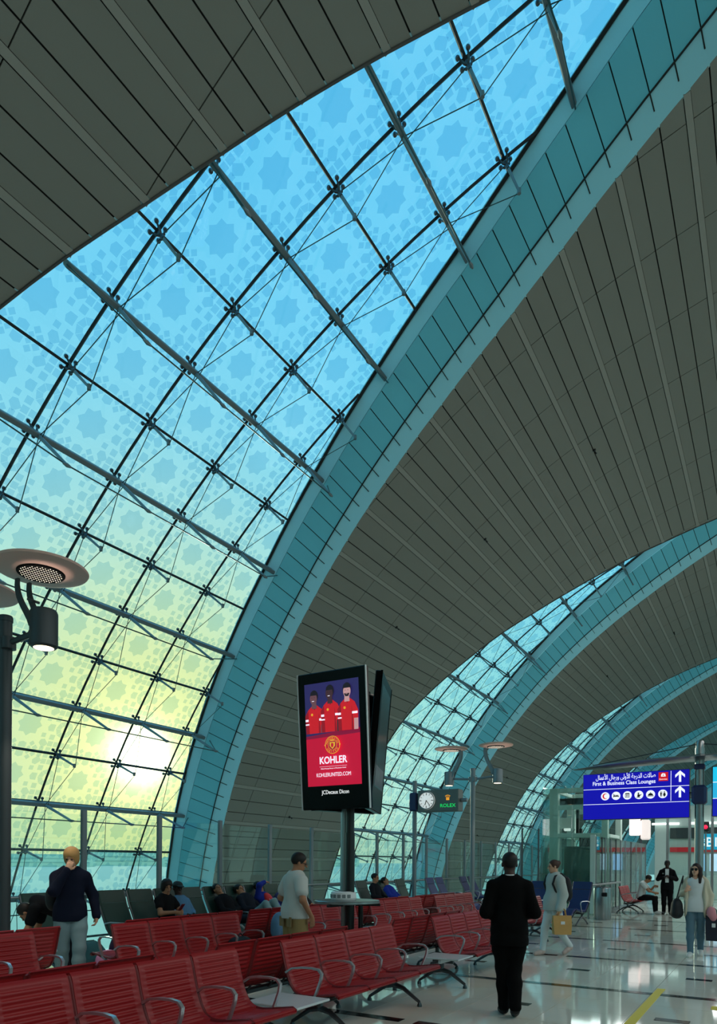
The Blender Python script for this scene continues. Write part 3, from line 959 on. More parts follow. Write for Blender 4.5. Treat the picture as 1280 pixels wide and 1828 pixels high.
# ================================================================== ADVERTISING TOTEM AND HIGH TABLE
def flat(poly, y=0.0, fn=None):
    return [(p[0], y, p[1]) for p in poly]
def circle(cx, cz, r, n=20, rx=1.0):
    return [(cx + rx * r * math.cos(2 * PI * i / n), cz + r * math.sin(2 * PI * i / n)) for i in range(n)]
class Art:
    """flat print: polygons on a panel facing -Y, stacked by thin steps"""
    def __init__(s, parent, x0, z0, y, name='print'):
        s.p = parent; s.x0 = x0; s.z0 = z0; s.y = y; s.step = 0; s.b = {}; s.name = name
    def poly(s, P, m):
        s.step += 1; y = s.y - .0006 * s.step
        mb = s.b.setdefault(m.name, (MB(), m))[0]
        mb.add([(s.x0 + x, y, s.z0 + z) for x, z in P], [tuple(range(len(P)))])
    def rect(s, x, z, w, h, m): s.poly([(x, z), (x + w, z), (x + w, z + h), (x, z + h)], m)
    def done(s):
        al = MB(); ms = []
        for i, (nm, (mb, m)) in enumerate(s.b.items()):
            al.add(mb.v, mb.f, i); ms.append(m)
        tag(al.build(s.name, ms, s.p), kind='stuff')
def words(parent, txt, x, z, size, m, y, align='LEFT', name='lettering', sx=1.0, offset=0.0, rot=None, fit=None):
    """raised lettering, turned into a mesh"""
    cu = bpy.data.curves.new(name, 'FONT'); cu.body = txt; cu.size = size; cu.align_x = align; cu.extrude = .0008; cu.offset = offset
    cu.resolution_u = 3
    t = bpy.data.objects.new('tmp', cu); COL.objects.link(t)
    me = bpy.data.meshes.new_from_object(t); bpy.data.objects.remove(t); bpy.data.curves.remove(cu)
    me.materials.clear(); me.materials.append(m); me.name = name
    o = put(name, me, parent)
    o.location = (x, y, z); o.rotation_euler = rot or (PI / 2, 0, 0); o.scale = (sx, 1, 1); o['kind'] = 'stuff'
    if fit:
        xs = [v.co.x for v in me.vertices]; w0 = max(xs) - min(xs); o.scale = (fit / w0, 1, 1)
        if align == 'RIGHT': o.location.x = x - max(xs) * fit / w0
    return o
TXX, TYY = -5.24, 8.42
tot = empty('advertising_totem', (TXX, TYY, 0))
tag(tot, 'tall advertising totem with tilted red football screen and round high table at its column', 'advertising screen')
M_SCRBK = mat('screen_bezel_black', (5, 6, 7), .25, spec=.12)
M_SCRDARK = mat('screen_navy_glow', (40, 36, 88), .4, emit=.9)
M_SCRRED = mat('screen_red_glow', (178, 6, 48), .4, emit=.95)
M_SCRRED2 = mat('screen_dark_red_glow', (120, 8, 52), .4, emit=.9)
M_SHIRT = mat('screen_shirt_red', (192, 22, 36), .4, emit=.85)
M_SHIRT2 = mat('screen_shirt_shade', (138, 14, 32), .4, emit=.85)
M_SKD = mat('screen_skin_dark', (60, 38, 46), .4, emit=.9)
M_SKD2 = mat('screen_skin_mid', (98, 64, 72), .4, emit=.9)
M_SKL = mat('screen_skin_light', (186, 140, 142), .4, emit=.9)
M_HAIRS = mat('screen_hair', (24, 18, 28), .4, emit=.9)
M_SCRW = mat('screen_white', (236, 228, 244), .4, emit=1.0)
M_GOLD = mat('screen_gold', (214, 160, 48), .4, emit=.9)
M_FRAMEW = mat('screen_edge_white', (210, 216, 218), .4)
def totem_screen(ang, off, live):
    W, H, T = 1.10, 1.90, .10
    sc = empty('screen'); sc.parent = tot; KIDS.setdefault(tot, []).append(sc)
    tilt = math.radians(4.7)
    sc.matrix_local = Matrix.Translation((0, 0, 3.32)) @ Matrix.Rotation(ang, 4, 'Z') @ Matrix.Translation((off[0], off[1], 0)) @ Matrix.Rotation(tilt, 4, 'X')
    MB().bbox((0, T / 2, 0), (W, T, H), .012).build('screen_case', M_SCRBK, sc)
    for s in (-1, 1): MB().box((s * (W / 2 + .006), .01, 0), (.012, .03, H)).build('screen_edge', M_FRAMEW if live else M_SCRBK, sc)
    if live:
        a = Art(sc, -.44, -.62, -.001, 'screen_picture')
        w, h = .885, 1.42
        a.rect(0, 0, w, h, M_SCRDARK)
        a.poly([(0, .70), (w, .76), (w, 0), (0, 0)], M_SCRRED2); a.poly([(0, .66), (w, .69), (w, 0), (0, 0)], M_SCRRED)
        for i, (cx, hz, sk, fac) in enumerate(((.15, 1.205, M_SKD2, -1), (.42, 1.25, M_SKD, -1), (.70, 1.245, M_SKL, 0))):
            b = .735
            hw = .158
            a.poly([(cx - hw * .9, b), (cx - hw * .95, hz - .22), (cx - hw * .6, hz - .14), (cx - .03, hz - .09), (cx + .05, hz - .085), (cx + hw * .8, hz - .14), (cx + hw * 1.12, hz - .25), (cx + hw * 1.1, b)], M_SHIRT)
            a.poly([(cx + hw * .50, hz - .18), (cx + hw * .64, b), (cx + hw * .44, b)], M_SHIRT2); a.poly([(cx - hw * .9, b), (cx - hw * .95, hz - .22), (cx - hw * .6, hz - .15), (cx - hw * .55, b)], M_SHIRT2); a.poly([(cx - .03, hz - .095), (cx + .055, hz - .09), (cx + .012, hz - .15)], M_SHIRT2)
            a.poly([(cx - .035, hz - .13), (cx + .05, hz - .13), (cx + .045, hz - .04), (cx - .03, hz - .04)], sk)
            a.poly([(cx + hw * .68, b), (cx + hw * .70, hz - .36), (cx + hw * 1.12, hz - .36), (cx + hw * 1.1, b)], sk)      # forearm
            a.poly(circle(cx + .012, hz + .04, .084, 18, .80), M_HAIRS)
            a.poly(circle(cx + (.012 + .012 * fac), hz + .008, .080, 20, .74), sk)
            a.poly([(cx - .05, hz + .052), (cx + .074, hz + .052), (cx + .06, hz + .10), (cx, hz + .118), (cx - .042, hz + .098)], M_HAIRS)
            for ex in (-.02, .022): a.rect(cx + .012 * fac + ex, hz + .02, .014, .006, M_HAIRS)
            a.rect(cx + .012 * fac - .012, hz - .03, .035, .008, M_SCRW if fac else M_HAIRS)
            if not fac: a.poly([(cx - .035, hz - .02), (cx + .055, hz - .02), (cx + .035, hz - .06), (cx - .01, hz - .06)], M_HAIRS); a.rect(cx - .005, hz - .032, .03, .006, sk)
            a.rect(cx + hw * .55, hz - .30, .085, .030, M_SCRW)
            a.poly(circle(cx - .03, hz - .21, .018, 10), M_GOLD)
            a.rect(cx - hw * .9, hz - .30, .05, .03, M_SCRW); a.rect(cx - hw * .9, hz - .35, .06, .018, M_SCRW)
        # crest
        cx, cz = .455, .555
        a.poly(circle(cx, cz, .122, 28), M_GOLD); a.poly(circle(cx, cz, .114, 28), M_SCRRED); a.poly(circle(cx, cz, .074, 24), M_GOLD); a.poly(circle(cx, cz, .068, 24), M_SCRRED)
        a.poly([(cx - .11, cz - .02), (cx - .135, cz), (cx - .11, cz + .02)], M_GOLD); a.poly([(cx + .11, cz - .02), (cx + .135, cz), (cx + .11, cz + .02)], M_GOLD)
        a.poly([(cx - .055, cz + .045), (cx - .055, cz - .02), (cx, cz - .075), (cx + .055, cz - .02), (cx + .055, cz + .045)], M_SCRRED2)
        a.poly([(cx - .045, cz + .038), (cx - .045, cz - .015), (cx, cz - .060), (cx + .045, cz - .015), (cx + .045, cz + .038)], M_GOLD)
        a.poly([(cx - .018, cz - .035), (cx - .022, cz + .01), (cx - .006, cz + .03), (cx + .02, cz + .012), (cx + .012, cz - .03)], M_SCRRED)
        a.rect(cx - .03, cz + .052, .06, .02, M_GOLD)
        a.rect(.23, .262, .45, .003, M_SCRW)
        a.done()
        for i, ch in enumerate('MANCHESTER'):
            t = math.radians(164 - i * 16.4); words(sc, ch, -.44 + cx + .082 * math.cos(t), -.62 + cz + .082 * math.sin(t), .038, M_GOLD, -.036, 'CENTER', rot=(PI / 2, -(t - PI / 2), 0))
        for i, ch in enumerate('UNITED'):
            t = math.radians(216 + i * 21.5); words(sc, ch, -.44 + cx + .108 * math.cos(t), -.62 + cz + .108 * math.sin(t), .038, M_GOLD, -.036, 'CENTER', rot=(PI / 2, -(t + PI / 2), 0))
        words(sc, 'KOHLER', .015, -.62 + .305, .135, M_SCRW, -.036, 'CENTER', offset=.003, fit=.45)
        words(sc, 'Official Principal Partner of Manchester United', .015, -.62 + .228, .022, M_SCRW, -.036, 'CENTER')
        words(sc, 'KOHLERUNITED.COM', .015, -.62 + .125, .076, M_SCRW, -.036, 'CENTER', fit=.56)
        words(sc, 'JCDecaux Dicon', .015, -.735, .078, mat('logo_white', (240, 240, 240), .4, emit=1.0), -.004, 'CENTER', fit=.45)
    else:
        a = Art(sc, -.44, -.62, -.001, 'screen_picture')
        a.rect(0, 0, .885, 1.42, mat('screen_black_glow', (7, 9, 14), .15))
        a.rect(.05, .02, .8, .28, mat('screen_blue_dim', (12, 22, 34), .3, emit=.25))
        a.rect(.12, .12, .10, .12, mat('screen_green_dim', (30, 60, 58), .3, emit=.3)); a.rect(.30, .10, .12, .14, MATS['screen_green_dim'])
        a.done()
    return sc
totem_screen(0, (0, -.40), True)
totem_screen(math.radians(112), (.20, -.46), False)
totem_screen(math.radians(-112), (-.20, -.46), False)
MB().bbox((0, .12, 3.3), (.55, .45, 1.5), .03).build('mounting_frame', M_BLACK, tot)
MB().tube([(-.10, .10, 0), (-.10, .10, 3.6)], .055, n=16).build('pole', M_POST, tot, smooth=40)
MB().tube([(.06, -.02, 0), (.06, -.02, 2.06)], .066, n=16).tube([(.06, -.02, 2.06), (.06, -.02, 3.0)], .058, n=16).build('column', M_BLACK, tot, smooth=40)
tab = tot
m = MB()
n_ = 40
for (r0, r1, z0, z1) in ((.135, .46, 1.055, 1.10),):
    prof = [(r0, z0), (r1, z0), (r1 + .008, z0 + .01), (r1 + .008, z1 - .01), (r1, z1), (r0, z1)]
    V = []; F = []
    for r, z in prof:
        for k in range(n_): V.append((r * math.cos(2 * PI * k / n_), r * math.sin(2 * PI * k / n_), z))
    for i in range(6):
        for k in range(n_): F.append((i * n_ + k, i * n_ + (k + 1) % n_, ((i + 1) % 6) * n_ + (k + 1) % n_, ((i + 1) % 6) * n_ + k))
    m.add(V, F)
m.build('table_top', M_POST, tab, smooth=30)
m = MB()
for k in range(3):
    a = k * 2 * PI / 3 + .5; m.bbox((.30 * math.cos(a), .30 * math.sin(a), 1.035), (.36, .05, .035), .008, rot=Matrix.Rotation(a, 3, 'Z'))
m.build('support_arm', M_BLACK, tab)
m = MB(); m.tube([(.17, .10, .03), (.17, .10, 1.04)], .035, n=12); m.lathe([(.07, 0), (.07, .02), (.03, .04)], n=16, c=(.17, .10, 0)); m.build('leg', M_BLACK, tab, smooth=40)
m = MB(); V = []
pb = m.lathe([(.17, 1.102), (.185, 1.13), (.175, 1.21), (.15, 1.225), (.13, 1.225), (.13, 1.102)], n=24); bx_ = m.build('charging_box', M_WHITE, None, smooth=30); bx_.location = (TXX - .06 + .02, TYY - .03, 0); tag(bx_, 'white drum-shaped charging box standing on the round high table', 'charger')
m = MB()
for k in range(6):
    a = -PI / 2 + (k - 2.5) * .4; m.bbox((.181 * math.cos(a), .181 * math.sin(a), 1.16), (.012, .05, .05), .004, rot=Matrix.Rotation(a, 3, 'Z'))
m.build('socket', mat('socket_grey', (120, 128, 130), .5), bx_)

# ================================================================== CLOCK SIGN
ck = empty('clock_sign', (-8.80, 17.75, 0)); tag(ck, 'grey hanging sign with round clock and green watch logo on a slim pole', 'clock')
MB().tube([(0, 0, 0), (0, 0, 3.95)], .062, n=16).lathe([(.12, 0), (.12, .02), (.07, .04)], n=16).build('pole', M_POSTP, ck, smooth=40)
MB().bbox((0, 0, 3.35), (.24, .26, .52), .04).build('bracket', mat('bracket_navy', (28, 42, 84), .5), ck)
MB().tube([(.1, 0, 3.35), (.30, 0, 3.35)], .06, n=10).tube([(1.42, -.02, 3.35), (1.60, -.02, 3.35)], .055, n=10).build('arm', M_POSTP, ck, smooth=40)
M_SIGNGREY = mat('clock_sign_grey', (92, 104, 102), .5)
bd = MB().bbox((.80, -.02, 3.35), (1.22, .34, .60), .012).build('sign_case', M_SIGNGREY, ck)
fc = MB().lathe([(.24, 0), (.25, .012), (.25, .03), (.23, .035)], n=40, c=(.47, -.19, 3.36), rot=Matrix.Rotation(PI / 2, 3, 'X')).build('clock_face', mat('clock_white', (232, 234, 232), .4, emit=.55), ck, smooth=40)
m = MB(); m.tube([(.47 + .235 * math.cos(2 * PI * i / 40), -.228, 3.36 + .235 * math.sin(2 * PI * i / 40)) for i in range(40)], .016, n=6, closed=True); m.build('clock_rim', M_POST, ck, smooth=60)
m = MB()
for k in range(12):
    a = PI / 2 - k * PI / 6; m.box((.47 + .178 * math.cos(a), -.228, 3.36 + .178 * math.sin(a)), (.05 if k % 3 else .06, .004, .012 if k % 3 else .02), rot=Matrix.Rotation(-a, 3, 'Y'))
m.build('hour_mark', M_BLACK, fc)
m = MB()
for ang, L, w in ((math.radians(-52), .19, .016), (math.radians(-108), .14, .022)):
    m.box((.47 + L * .45 * math.cos(ang), -.232, 3.36 + L * .45 * math.sin(ang)), (L, .004, w), rot=Matrix.Rotation(-ang, 3, 'Y'))
m.build('clock_hand', M_BLACK, fc)
M_GRN = mat('logo_green', (20, 190, 90), .4, emit=.9); M_CROWN = mat('logo_crown_gold', (228, 150, 40), .4, emit=.9)
words(ck, 'ROLEX', 1.10, 3.16, .135, M_GRN, -.193, 'CENTER', sx=1.1, offset=.002)
a = Art(ck, 1.10, 3.35, -.192, 'crown')
a.poly([(-.045, 0), (.045, 0), (.05, .03), (-.05, .03)], M_CROWN)
for i in range(5):
    t = (i - 2) * .32; a.poly([(-.012 + (i - 2) * .016, .03), (.012 + (i - 2) * .016, .03), (.10 * math.sin(t), .03 + .10 * math.cos(t))], M_CROWN); a.poly(circle(.105 * math.sin(t), .03 + .105 * math.cos(t), .014, 8), M_CROWN)
a.done()

# ================================================================== DIRECTION SIGN WITH CANOPY
M_SIGNBLUE = mat('sign_blue_backlit', (16, 10, 168), .35, emit=.75)
M_SIGNDK = mat('sign_case_dark', (26, 28, 34), .4)
M_SGW = mat('sign_white_backlit', (240, 242, 250), .35, emit=.85)
M_SGR = mat('sign_red_backlit', (200, 20, 34), .35, emit=.8)
M_NAVYBR = mat('bracket_navy', (28, 42, 84), .5)
SX0, SX1, SYY, SZ0, SZ1 = -3.95, -1.64, 17.0, 2.68, 3.76
ds = empty('direction_sign', (-1.45, SYY, 0)); tag(ds, 'backlit blue airport direction sign with lounge text and pictograms on steel pole', 'sign')
def lx(x): return x + 1.45
W_, H_ = SX1 - SX0, SZ1 - SZ0
MB().bbox((lx((SX0 + SX1) / 2), .10, (SZ0 + SZ1) / 2), (W_, .2, H_), .01).build('sign_case', M_SIGNDK, ds)
def sgx(px): return (px - 380) / 710 * W_
def sgz(py): return H_ - py / 305 * H_
a = Art(ds, lx(SX0), SZ0, -.001, 'sign_face')
a.rect(.008, .008, W_ - .016, H_ - .016, M_SIGNBLUE)
a.rect(.008, sgz(105), W_ - .016, .012, M_SGW); a.rect(.008, sgz(205), W_ - .016, .012, M_SGW)
a.rect(sgx(971), sgz(196), .012, H_ * .62, M_SGW)
lx0, lx1, lz0, lz1 = sgx(893), sgx(955), sgz(68), sgz(12)
a.rect(lx0, lz0, lx1 - lx0, lz1 - lz0, M_SGR)
cx = (lx0 + lx1) / 2; cz = lz0 + .12
a.poly([(cx - .05, cz - .02), (cx - .045, cz + .03), (cx - .01, cz + .06), (cx + .01, cz + .045), (cx + .035, cz + .05), (cx + .045, cz + .01), (cx + .05, cz - .02)], M_SGW)
a.poly([(cx - .02, cz + .0), (cx, cz + .03), (cx + .02, cz)], M_SGR)
for py in (50, 148):
    ax, az = sgx(1030), sgz(py - 8)
    a.poly([(ax - .024, az - .13), (ax + .024, az - .13), (ax + .024, az + .06), (ax - .024, az + .06)], M_SGW)
    a.poly([(ax, az + .125), (ax - .10, az + .03), (ax - .10, az - .035), (ax, az + .062)], M_SGW)
    a.poly([(ax, az + .125), (ax, az + .062), (ax + .10, az - .035), (ax + .10, az + .03)], M_SGW)
for i, px in enumerate((537, 612, 689, 766, 843, 922)):
    cx, cz = sgx(px), sgz(151)
    a.poly(circle(cx, cz, .096, 28), M_SGW)
    B_ = M_SIGNDK
    if i == 0:
        P = [(cx + .005 + .066 * math.cos(t), cz + .066 * math.sin(t)) for t in np.linspace(PI * .28, PI * 1.72, 16)] + [(cx + .024 + .052 * math.cos(t), cz + .052 * math.sin(t)) for t in np.linspace(PI * 1.66, PI * .34, 16)]
        for q in range(15): a.poly([P[q], P[q + 1], P[30 - q], P[31 - q]], M_SGR)
    elif i == 1:
        a.rect(cx - .062, cz - .035, .012, .085, B_); a.rect(cx - .055, cz - .022, .115, .022, B_); a.rect(cx + .05, cz - .035, .012, .035, B_); a.poly(circle(cx - .032, cz + .014, .014, 10), B_); a.rect(cx - .012, cz + .002, .065, .016, B_)
    elif i == 2:
        a.rect(cx - .046, cz - .052, .092, .104, B_); a.rect(cx - .034, cz - .04, .068, .066, M_SGW); a.rect(cx - .022, cz - .03, .016, .05, B_); a.rect(cx + .006, cz - .03, .016, .05, B_)
    elif i == 3:
        a.poly(circle(cx - .01, cz + .036, .018, 10), B_); a.poly([(cx - .028, cz + .014), (cx + .008, cz + .018), (cx + .03, cz - .02), (cx + .01, cz - .05), (cx - .035, cz - .045)], B_); a.poly([(cx + .02, cz - .03), (cx + .06, cz + .005), (cx + .052, cz + .02), (cx + .012, cz - .01)], B_); a.rect(cx - .055, cz - .062, .09, .012, B_)
    elif i == 4:
        a.rect(cx - .066, cz - .045, .132, .014, B_); a.poly([(cx + .056 * math.cos(t), cz - .026 + .056 * math.sin(t)) for t in np.linspace(0, PI, 14)], B_); a.poly(circle(cx, cz + .042, .010, 8), B_)
    else:
        for s in (-1, 1):
            a.poly(circle(cx + s * .036, cz + .046, .013, 10), B_); a.poly([(cx + s * .036 - (.020 if s < 0 else .012), cz + .03), (cx + s * .036 + (.020 if s < 0 else .012), cz + .03), (cx + s * .036 + (.014 if s < 0 else .028), cz - .02), (cx + s * .036 + .01, cz - .06), (cx + s * .036 - .01, cz - .06), (cx + s * .036 - (.014 if s < 0 else .028), cz - .02)], B_)
        a.rect(cx - .003, cz - .06, .006, .12, B_)
a.done()
words(ds, 'First & Business Class Lounges', lx(SX0) + sgx(874), SZ0 + sgz(78), .128, M_SGW, -.014, 'RIGHT', offset=.0016, fit=1.38)
ARABIC = ' '.join(''.join(chr(c) for c in w) for w in ((0xFEBB, 0xFE8E, 0xFEFB, 0xFE95), (0xFE8D, 0xFEDF, 0xFEAA, 0xFEAD, 0xFE9F, 0xFE94), (0xFE8D, 0xFEF7, 0xFEED, 0xFEDF, 0xFEF0), (0xFEED, 0xFEAD, 0xFE9F, 0xFE8E, 0xFEDD), (0xFE8D, 0xFEF7, 0xFECB, 0xFEE4, 0xFE8E, 0xFEDD)))[::-1]
words(ds, ARABIC, lx(SX0) + sgx(874), SZ0 + sgz(40), .150, M_SGW, -.014, 'RIGHT', offset=.0012, fit=1.31)
words(ds, 'Emirates', lx(SX0) + (lx0 + lx1) / 2, SZ0 + lz0 + .025, .048, M_SGW, -.018, 'CENTER')
MB().tube([(0, .1, 0), (0, .1, 4.22)], .095, n=24).lathe([(.10, 0), (.12, .02), (.12, .08), (.10, .10)], n=24, c=(0, .1, 3.98)).lathe([(.085, 0), (.085, .14), (.07, .16)], n=24, c=(0, .1, 4.22)).build('pole', M_POST, ds, smooth=40)
MB().bbox((0, .1, 3.18), (.30, .34, .42), .05).build('bracket', M_NAVYBR, ds)
MB().bbox((0, .1, 3.80), (.22, .24, .12), .02).build('collar', M_NAVYBR, ds)
MB().tube([(-.2, .1, 3.18), (-.13, .1, 3.18)], .075, n=12).build('hub', M_POST, ds, smooth=40)
m = MB(); V = []; F = []
nn = 24
for i in range(nn + 1):
    t = i / nn; x = -2.75 + 6.6 * t; zc = 3.90 + .10 * math.sin(PI * min(1, t * 1.0)); h = .055 * min(1, t * 8) + .004; w = .36 * min(1, .25 + t * 5)
    for yy, zz in ((-w, 0), (-w * .5, h), (w * .5, h), (w, 0), (w * .5, -h * .8), (-w * .5, -h * .8)): V.append((x, .1 + yy, zc + zz))
for i in range(nn):
    for k in range(6): F.append((6 * i + k, 6 * i + (k + 1) % 6, 6 * i + 6 + (k + 1) % 6, 6 * i + 6 + k))
F += [(5, 4, 3, 2, 1, 0), tuple(6 * nn + k for k in range(6))]
m.add(V, F).build('canopy', M_POST, ds, smooth=30)
for sx_ in (-1, 1): MB().tube([(0, .1, 4.32), (sx_ * 2.3, .1, 3.98)], .012, n=5).build('stay_cable', M_DARKPOLE, ds)
s2 = MB().bbox((1.25, .1, 3.24), (2.0, .2, 1.10), .01).build('flight_screen', M_SIGNDK, ds)
a = Art(ds, .27, 2.70, -.002, 'screen_picture')
a.rect(0, 0, 1.96, .38, mat('screen_royal_blue', (20, 30, 170), .35, emit=.8)); a.rect(0, .38, 1.96, .36, mat('screen_sky_blue', (40, 170, 215), .35, emit=.85)); a.rect(0, .74, 1.96, .33, mat('screen_cyan', (30, 190, 230), .35, emit=.85)); a.rect(0, .73, 1.96, .014, M_SGW); a.rect(0, .375, 1.96, .014, M_SGW)
a.done()

# ================================================================== LIFT ENCLOSURE, GLASS PARTITION, SHOP FRONT
M_FRAMEG = mat('lift_frame_pale', (188, 208, 200), .5)
lift = empty('lift_shaft', (-6.8, 25.0, 0)); tag(lift, 'glass lift shaft with pale steel columns behind the direction sign', 'lift')
for (x, y) in ((0, 0), (1.75, 0), (0, 2.4), (1.75, 2.4)):
    MB().bbox((x, y, 2.15), (.30 if x == 0 else .2, .26, 4.3), .01).build('column', M_FRAMEG, lift)
for z in (4.22, 3.62, 2.62, .12):
    for y in (0, 2.4): MB().bbox((.875, y, z), (1.6, .18, .16), .01).build('cross_beam', M_FRAMEG, lift)
for z in (4.22, 2.62):
    for x in (0, 1.75): MB().bbox((x, 1.2, z), (.12, 2.2, .12), .01).build('cross_beam', M_FRAMEG, lift)
for x in (-.02,):
    MB().bbox((-.32, .9, 2.2), (.02, 2.6, 4.3), .003).build('glass_panel', M_PART, lift)
for i, (x0, w) in enumerate(((-.3, .95), (.68, .95), (1.66, .3))):
    MB().bbox((x0 + w / 2, -.16, 2.2), (w - .02, .02, 4.36), .003).build('glass_panel', M_PART, lift)
MB().bbox((.62, .5, 3.86), (1.2, .5, .22), .01).build('drive_box', M_BLACK, lift)
for x, z0, z1 in ((.62, 2.7, 3.6), (.74, 1.0, 2.9)): MB().bbox((x, .8, (z0 + z1) / 2), (.10, .12, z1 - z0), .01).build('guide_rail', M_BLACK, lift)
for q in (-1, 1): MB().tube([(.30, -.05, 2.62 - .22 * q), (.74, -.05, 2.62 + .22 * q)], .014, n=6).build('brace', M_POST, lift)
MB().bbox((.25, .6, 3.1), (.42, .05, .4), .01).build('notice_board', M_WHITE, lift)
MB().bbox((.30, .58, 2.86), (.24, .04, .10), .01).build('indicator', mat('indicator_white', (235, 240, 235), .4, emit=.7), lift)
car = MB(); car.bbox((.9, 1.3, 1.15), (1.4, 1.7, 2.2), .03); car.build('lift_car', mat('lift_car_steel', (104, 122, 120), .3, metal=.5), lift)
MB().bbox((1.15, -.02, 2.38), (.42, .14, .30), .02).build('call_box', M_DARKPOLE, lift)

part = empty('glass_partition', (-4.85, 22.6, 0)); tag(part, 'run of clear glass partition panels with thin posts beside the steel bin', 'partition')
yy = 0.0; i_ = 0
for w in (.9, .5, .9, .9, .9, .9, 1.2, 1.2, 1.2, 1.2):
    MB().bbox((0, yy, 1.25), (.05, .05, 2.5), .006).build('post', M_DARKPOLE if i_ % 3 == 1 else M_POSTP, part)
    MB().box((0, yy + w / 2, 1.27), (.02, w - .06, 2.46)).build('glass_panel', M_PART, part)
    yy += w; i_ += 1
MB().bbox((0, yy, 1.25), (.05, .05, 2.5), .006).build('post', M_POSTP, part)
MB().bbox((-.9, 0, 1.25), (1.7, .02, 2.46), .004).build('glass_panel', M_PART, part)
MB().bbox((-.08, -.02, 1.30), (.16, .10, 2.5), .01).build('end_column', M_FRAMEG, part)
MB().tube([(.12, -1.6, .98), (.12, 3.5, .98)], .035, n=10).build('handrail', M_POST, part, smooth=60)
for q in (-1.5, .1, 1.7, 3.3): MB().tube([(.12, q, 0), (.12, q, .97)], .025, n=8).build('rail_post', M_POST, part, smooth=60)
MB().box((0, yy / 2, .05), (.14, yy, .1)).build('base_channel', M_POSTP, part)

bn = empty('waste_bin', (-4.35, 21.2, 0)); tag(bn, 'tall brushed steel waste bin at the corner of the glass partition', 'bin')
MB().lathe([(.24, 0), (.25, .02), (.25, .90), (.235, .935), (.20, .94)], n=28).build('body', M_POST, bn, smooth=40)
MB().lathe([(.205, .94), (.205, .955), (.12, .965), (.115, .945)], n=28).build('lid', M_DARKPOLE, bn, smooth=40)
MB().bbox((.10, -.225, .74), (.16, .06, .12), .02).build('opening', M_BLACK, bn)

sf = empty('shop_front', (-1.5, 36.0, 0)); tag(sf, 'far shop front with red band, screens and lit posters behind the pole', 'shop')
M_SHOP = mat('shop_grey', (178, 194, 188), .5); M_SHOPD = mat('shop_dark', (44, 52, 56), .5)
MB().bbox((1.0, .6, 2.2), (9.0, 1.0, 4.4), .02).build('wall', M_SHOP, sf)
MB().bbox((1.0, .02, 2.32), (7.6, .16, .22), .01).build('red_band', mat('shop_red', (176, 22, 34), .5, emit=.25), sf)
for i, x in enumerate((-1.5, -.9)):
    MB().bbox((x, .06, 1.72), (.42, .05, .80), .005).build('poster', mat('poster_lit_%s' % ('a' if i else 'b'), ((140, 190, 235), (190, 214, 240))[i], .4, emit=.8), sf)
for i, x in enumerate((.35, .98, 1.61)):
    s_ = MB().bbox((x, .04, 1.55), (.58, .06, .78), .01).build('screen', M_SCRBK, sf)
    MB().box((x - .1, .005, 1.68), (.26, .01, .28)).build('screen_picture', mat('shop_screen', (120, 40, 120), .4, emit=.6), s_)
MB().bbox((1.0, -.02, .55), (7.2, .4, 1.1), .02).build('counter', M_SHOP, sf)
for i in range(5): MB().bbox((-3.0 + 1.7 * i, -.05, 3.55), (1.2, .1, .10), .01).build('strip_light', mat('strip_light', (236, 244, 240), .4, emit=2.2), sf)
MB().bbox((1.0, .0, 3.1), (7.6, .14, .5), .01).build('fascia', M_SHOPD, sf)
bs = empty('gate_sign', (-2.68, 33.2, 0)); tag(bs, 'small turquoise gate sign reading B1 at the right picture edge', 'sign')
MB().bbox((.6, 0, 2.60), (1.35, .12, .70), .01).build('sign_case', M_SIGNDK, bs)
a = Art(bs, -.06, 2.26, -.062, 'sign_face'); a.rect(0, 0, 1.32, .68, mat('gate_sign_blue', (24, 150, 190), .35, emit=.75)); a.poly(circle(.10, .22, .06, 20), M_SGW); a.rect(.04, .42, .12, .04, M_SGW); a.rect(.04, .35, .12, .03, M_SGW); a.done()
words(bs, 'B1', .13, 2.40, .56, M_SGW, -.07, 'LEFT', offset=.006, fit=.38)
MB().tube([(1.35, .02, 0), (1.35, .02, 3.0)], .06, n=12).build('pole', M_POST, bs, smooth=40)
sl = empty('signal_lamp', (-2.62, 32.6, 0)); tag(sl, 'red signal lamp above the turquoise gate sign', 'lamp')
MB().bbox((.1, 0, 3.22), (.26, .2, .42), .02).build('housing', M_BLACK, sl); MB().lathe([(.09, 0), (.07, .05), (.02, .07)], n=16, c=(.1, -.10, 3.2), rot=Matrix.Rotation(PI / 2, 3, 'X')).build('lens', mat('signal_red', (230, 30, 70), .4, emit=1.5), sl)
MB().tube([(.1, .06, 0), (.1, .06, 3.2)], .035, n=8).build('pole', M_POSTP, sl, smooth=40)
lp = empty('light_box', (-5.0, 31.8, 0)); tag(lp, 'white glowing light box hanging below the direction sign', 'lamp')
MB().bbox((-.2, 0, 3.25), (.42, .3, .80), .04).build('box', mat('lightbox_glow', (244, 230, 226), .4, emit=.85), lp)
MB().bbox((.22, .1, 3.10), (.38, .3, .86), .06).build('box', mat('lightbox_glow_dim', (222, 208, 204), .4, emit=.7), lp)
MB().tube([(0, .25, 0), (0, .25, 4.2)], .06, n=10).build('column', M_DARKPOLE, lp, smooth=40)
sc_ = empty('glass_screen', (-3.7, 30.2, 0)); tag(sc_, 'tall glass screen with slim steel posts behind the security guard', 'partition')
for i in range(6):
    MB().bbox((i * .8, 0, 1.9), (.10, .10, 3.8), .01).build('post', M_POST, sc_)
    if i < 5: MB().bbox((i * .8 + .4, 0, 1.6), (.70, .02, 3.1), .003).build('glass_panel', M_PART, sc_)
rows_ = empty('glass_corridor', (-9.9, 31.0, 0)); tag(rows_, 'distant glazed corridor panels between the far rib and the lift shaft', 'partition')
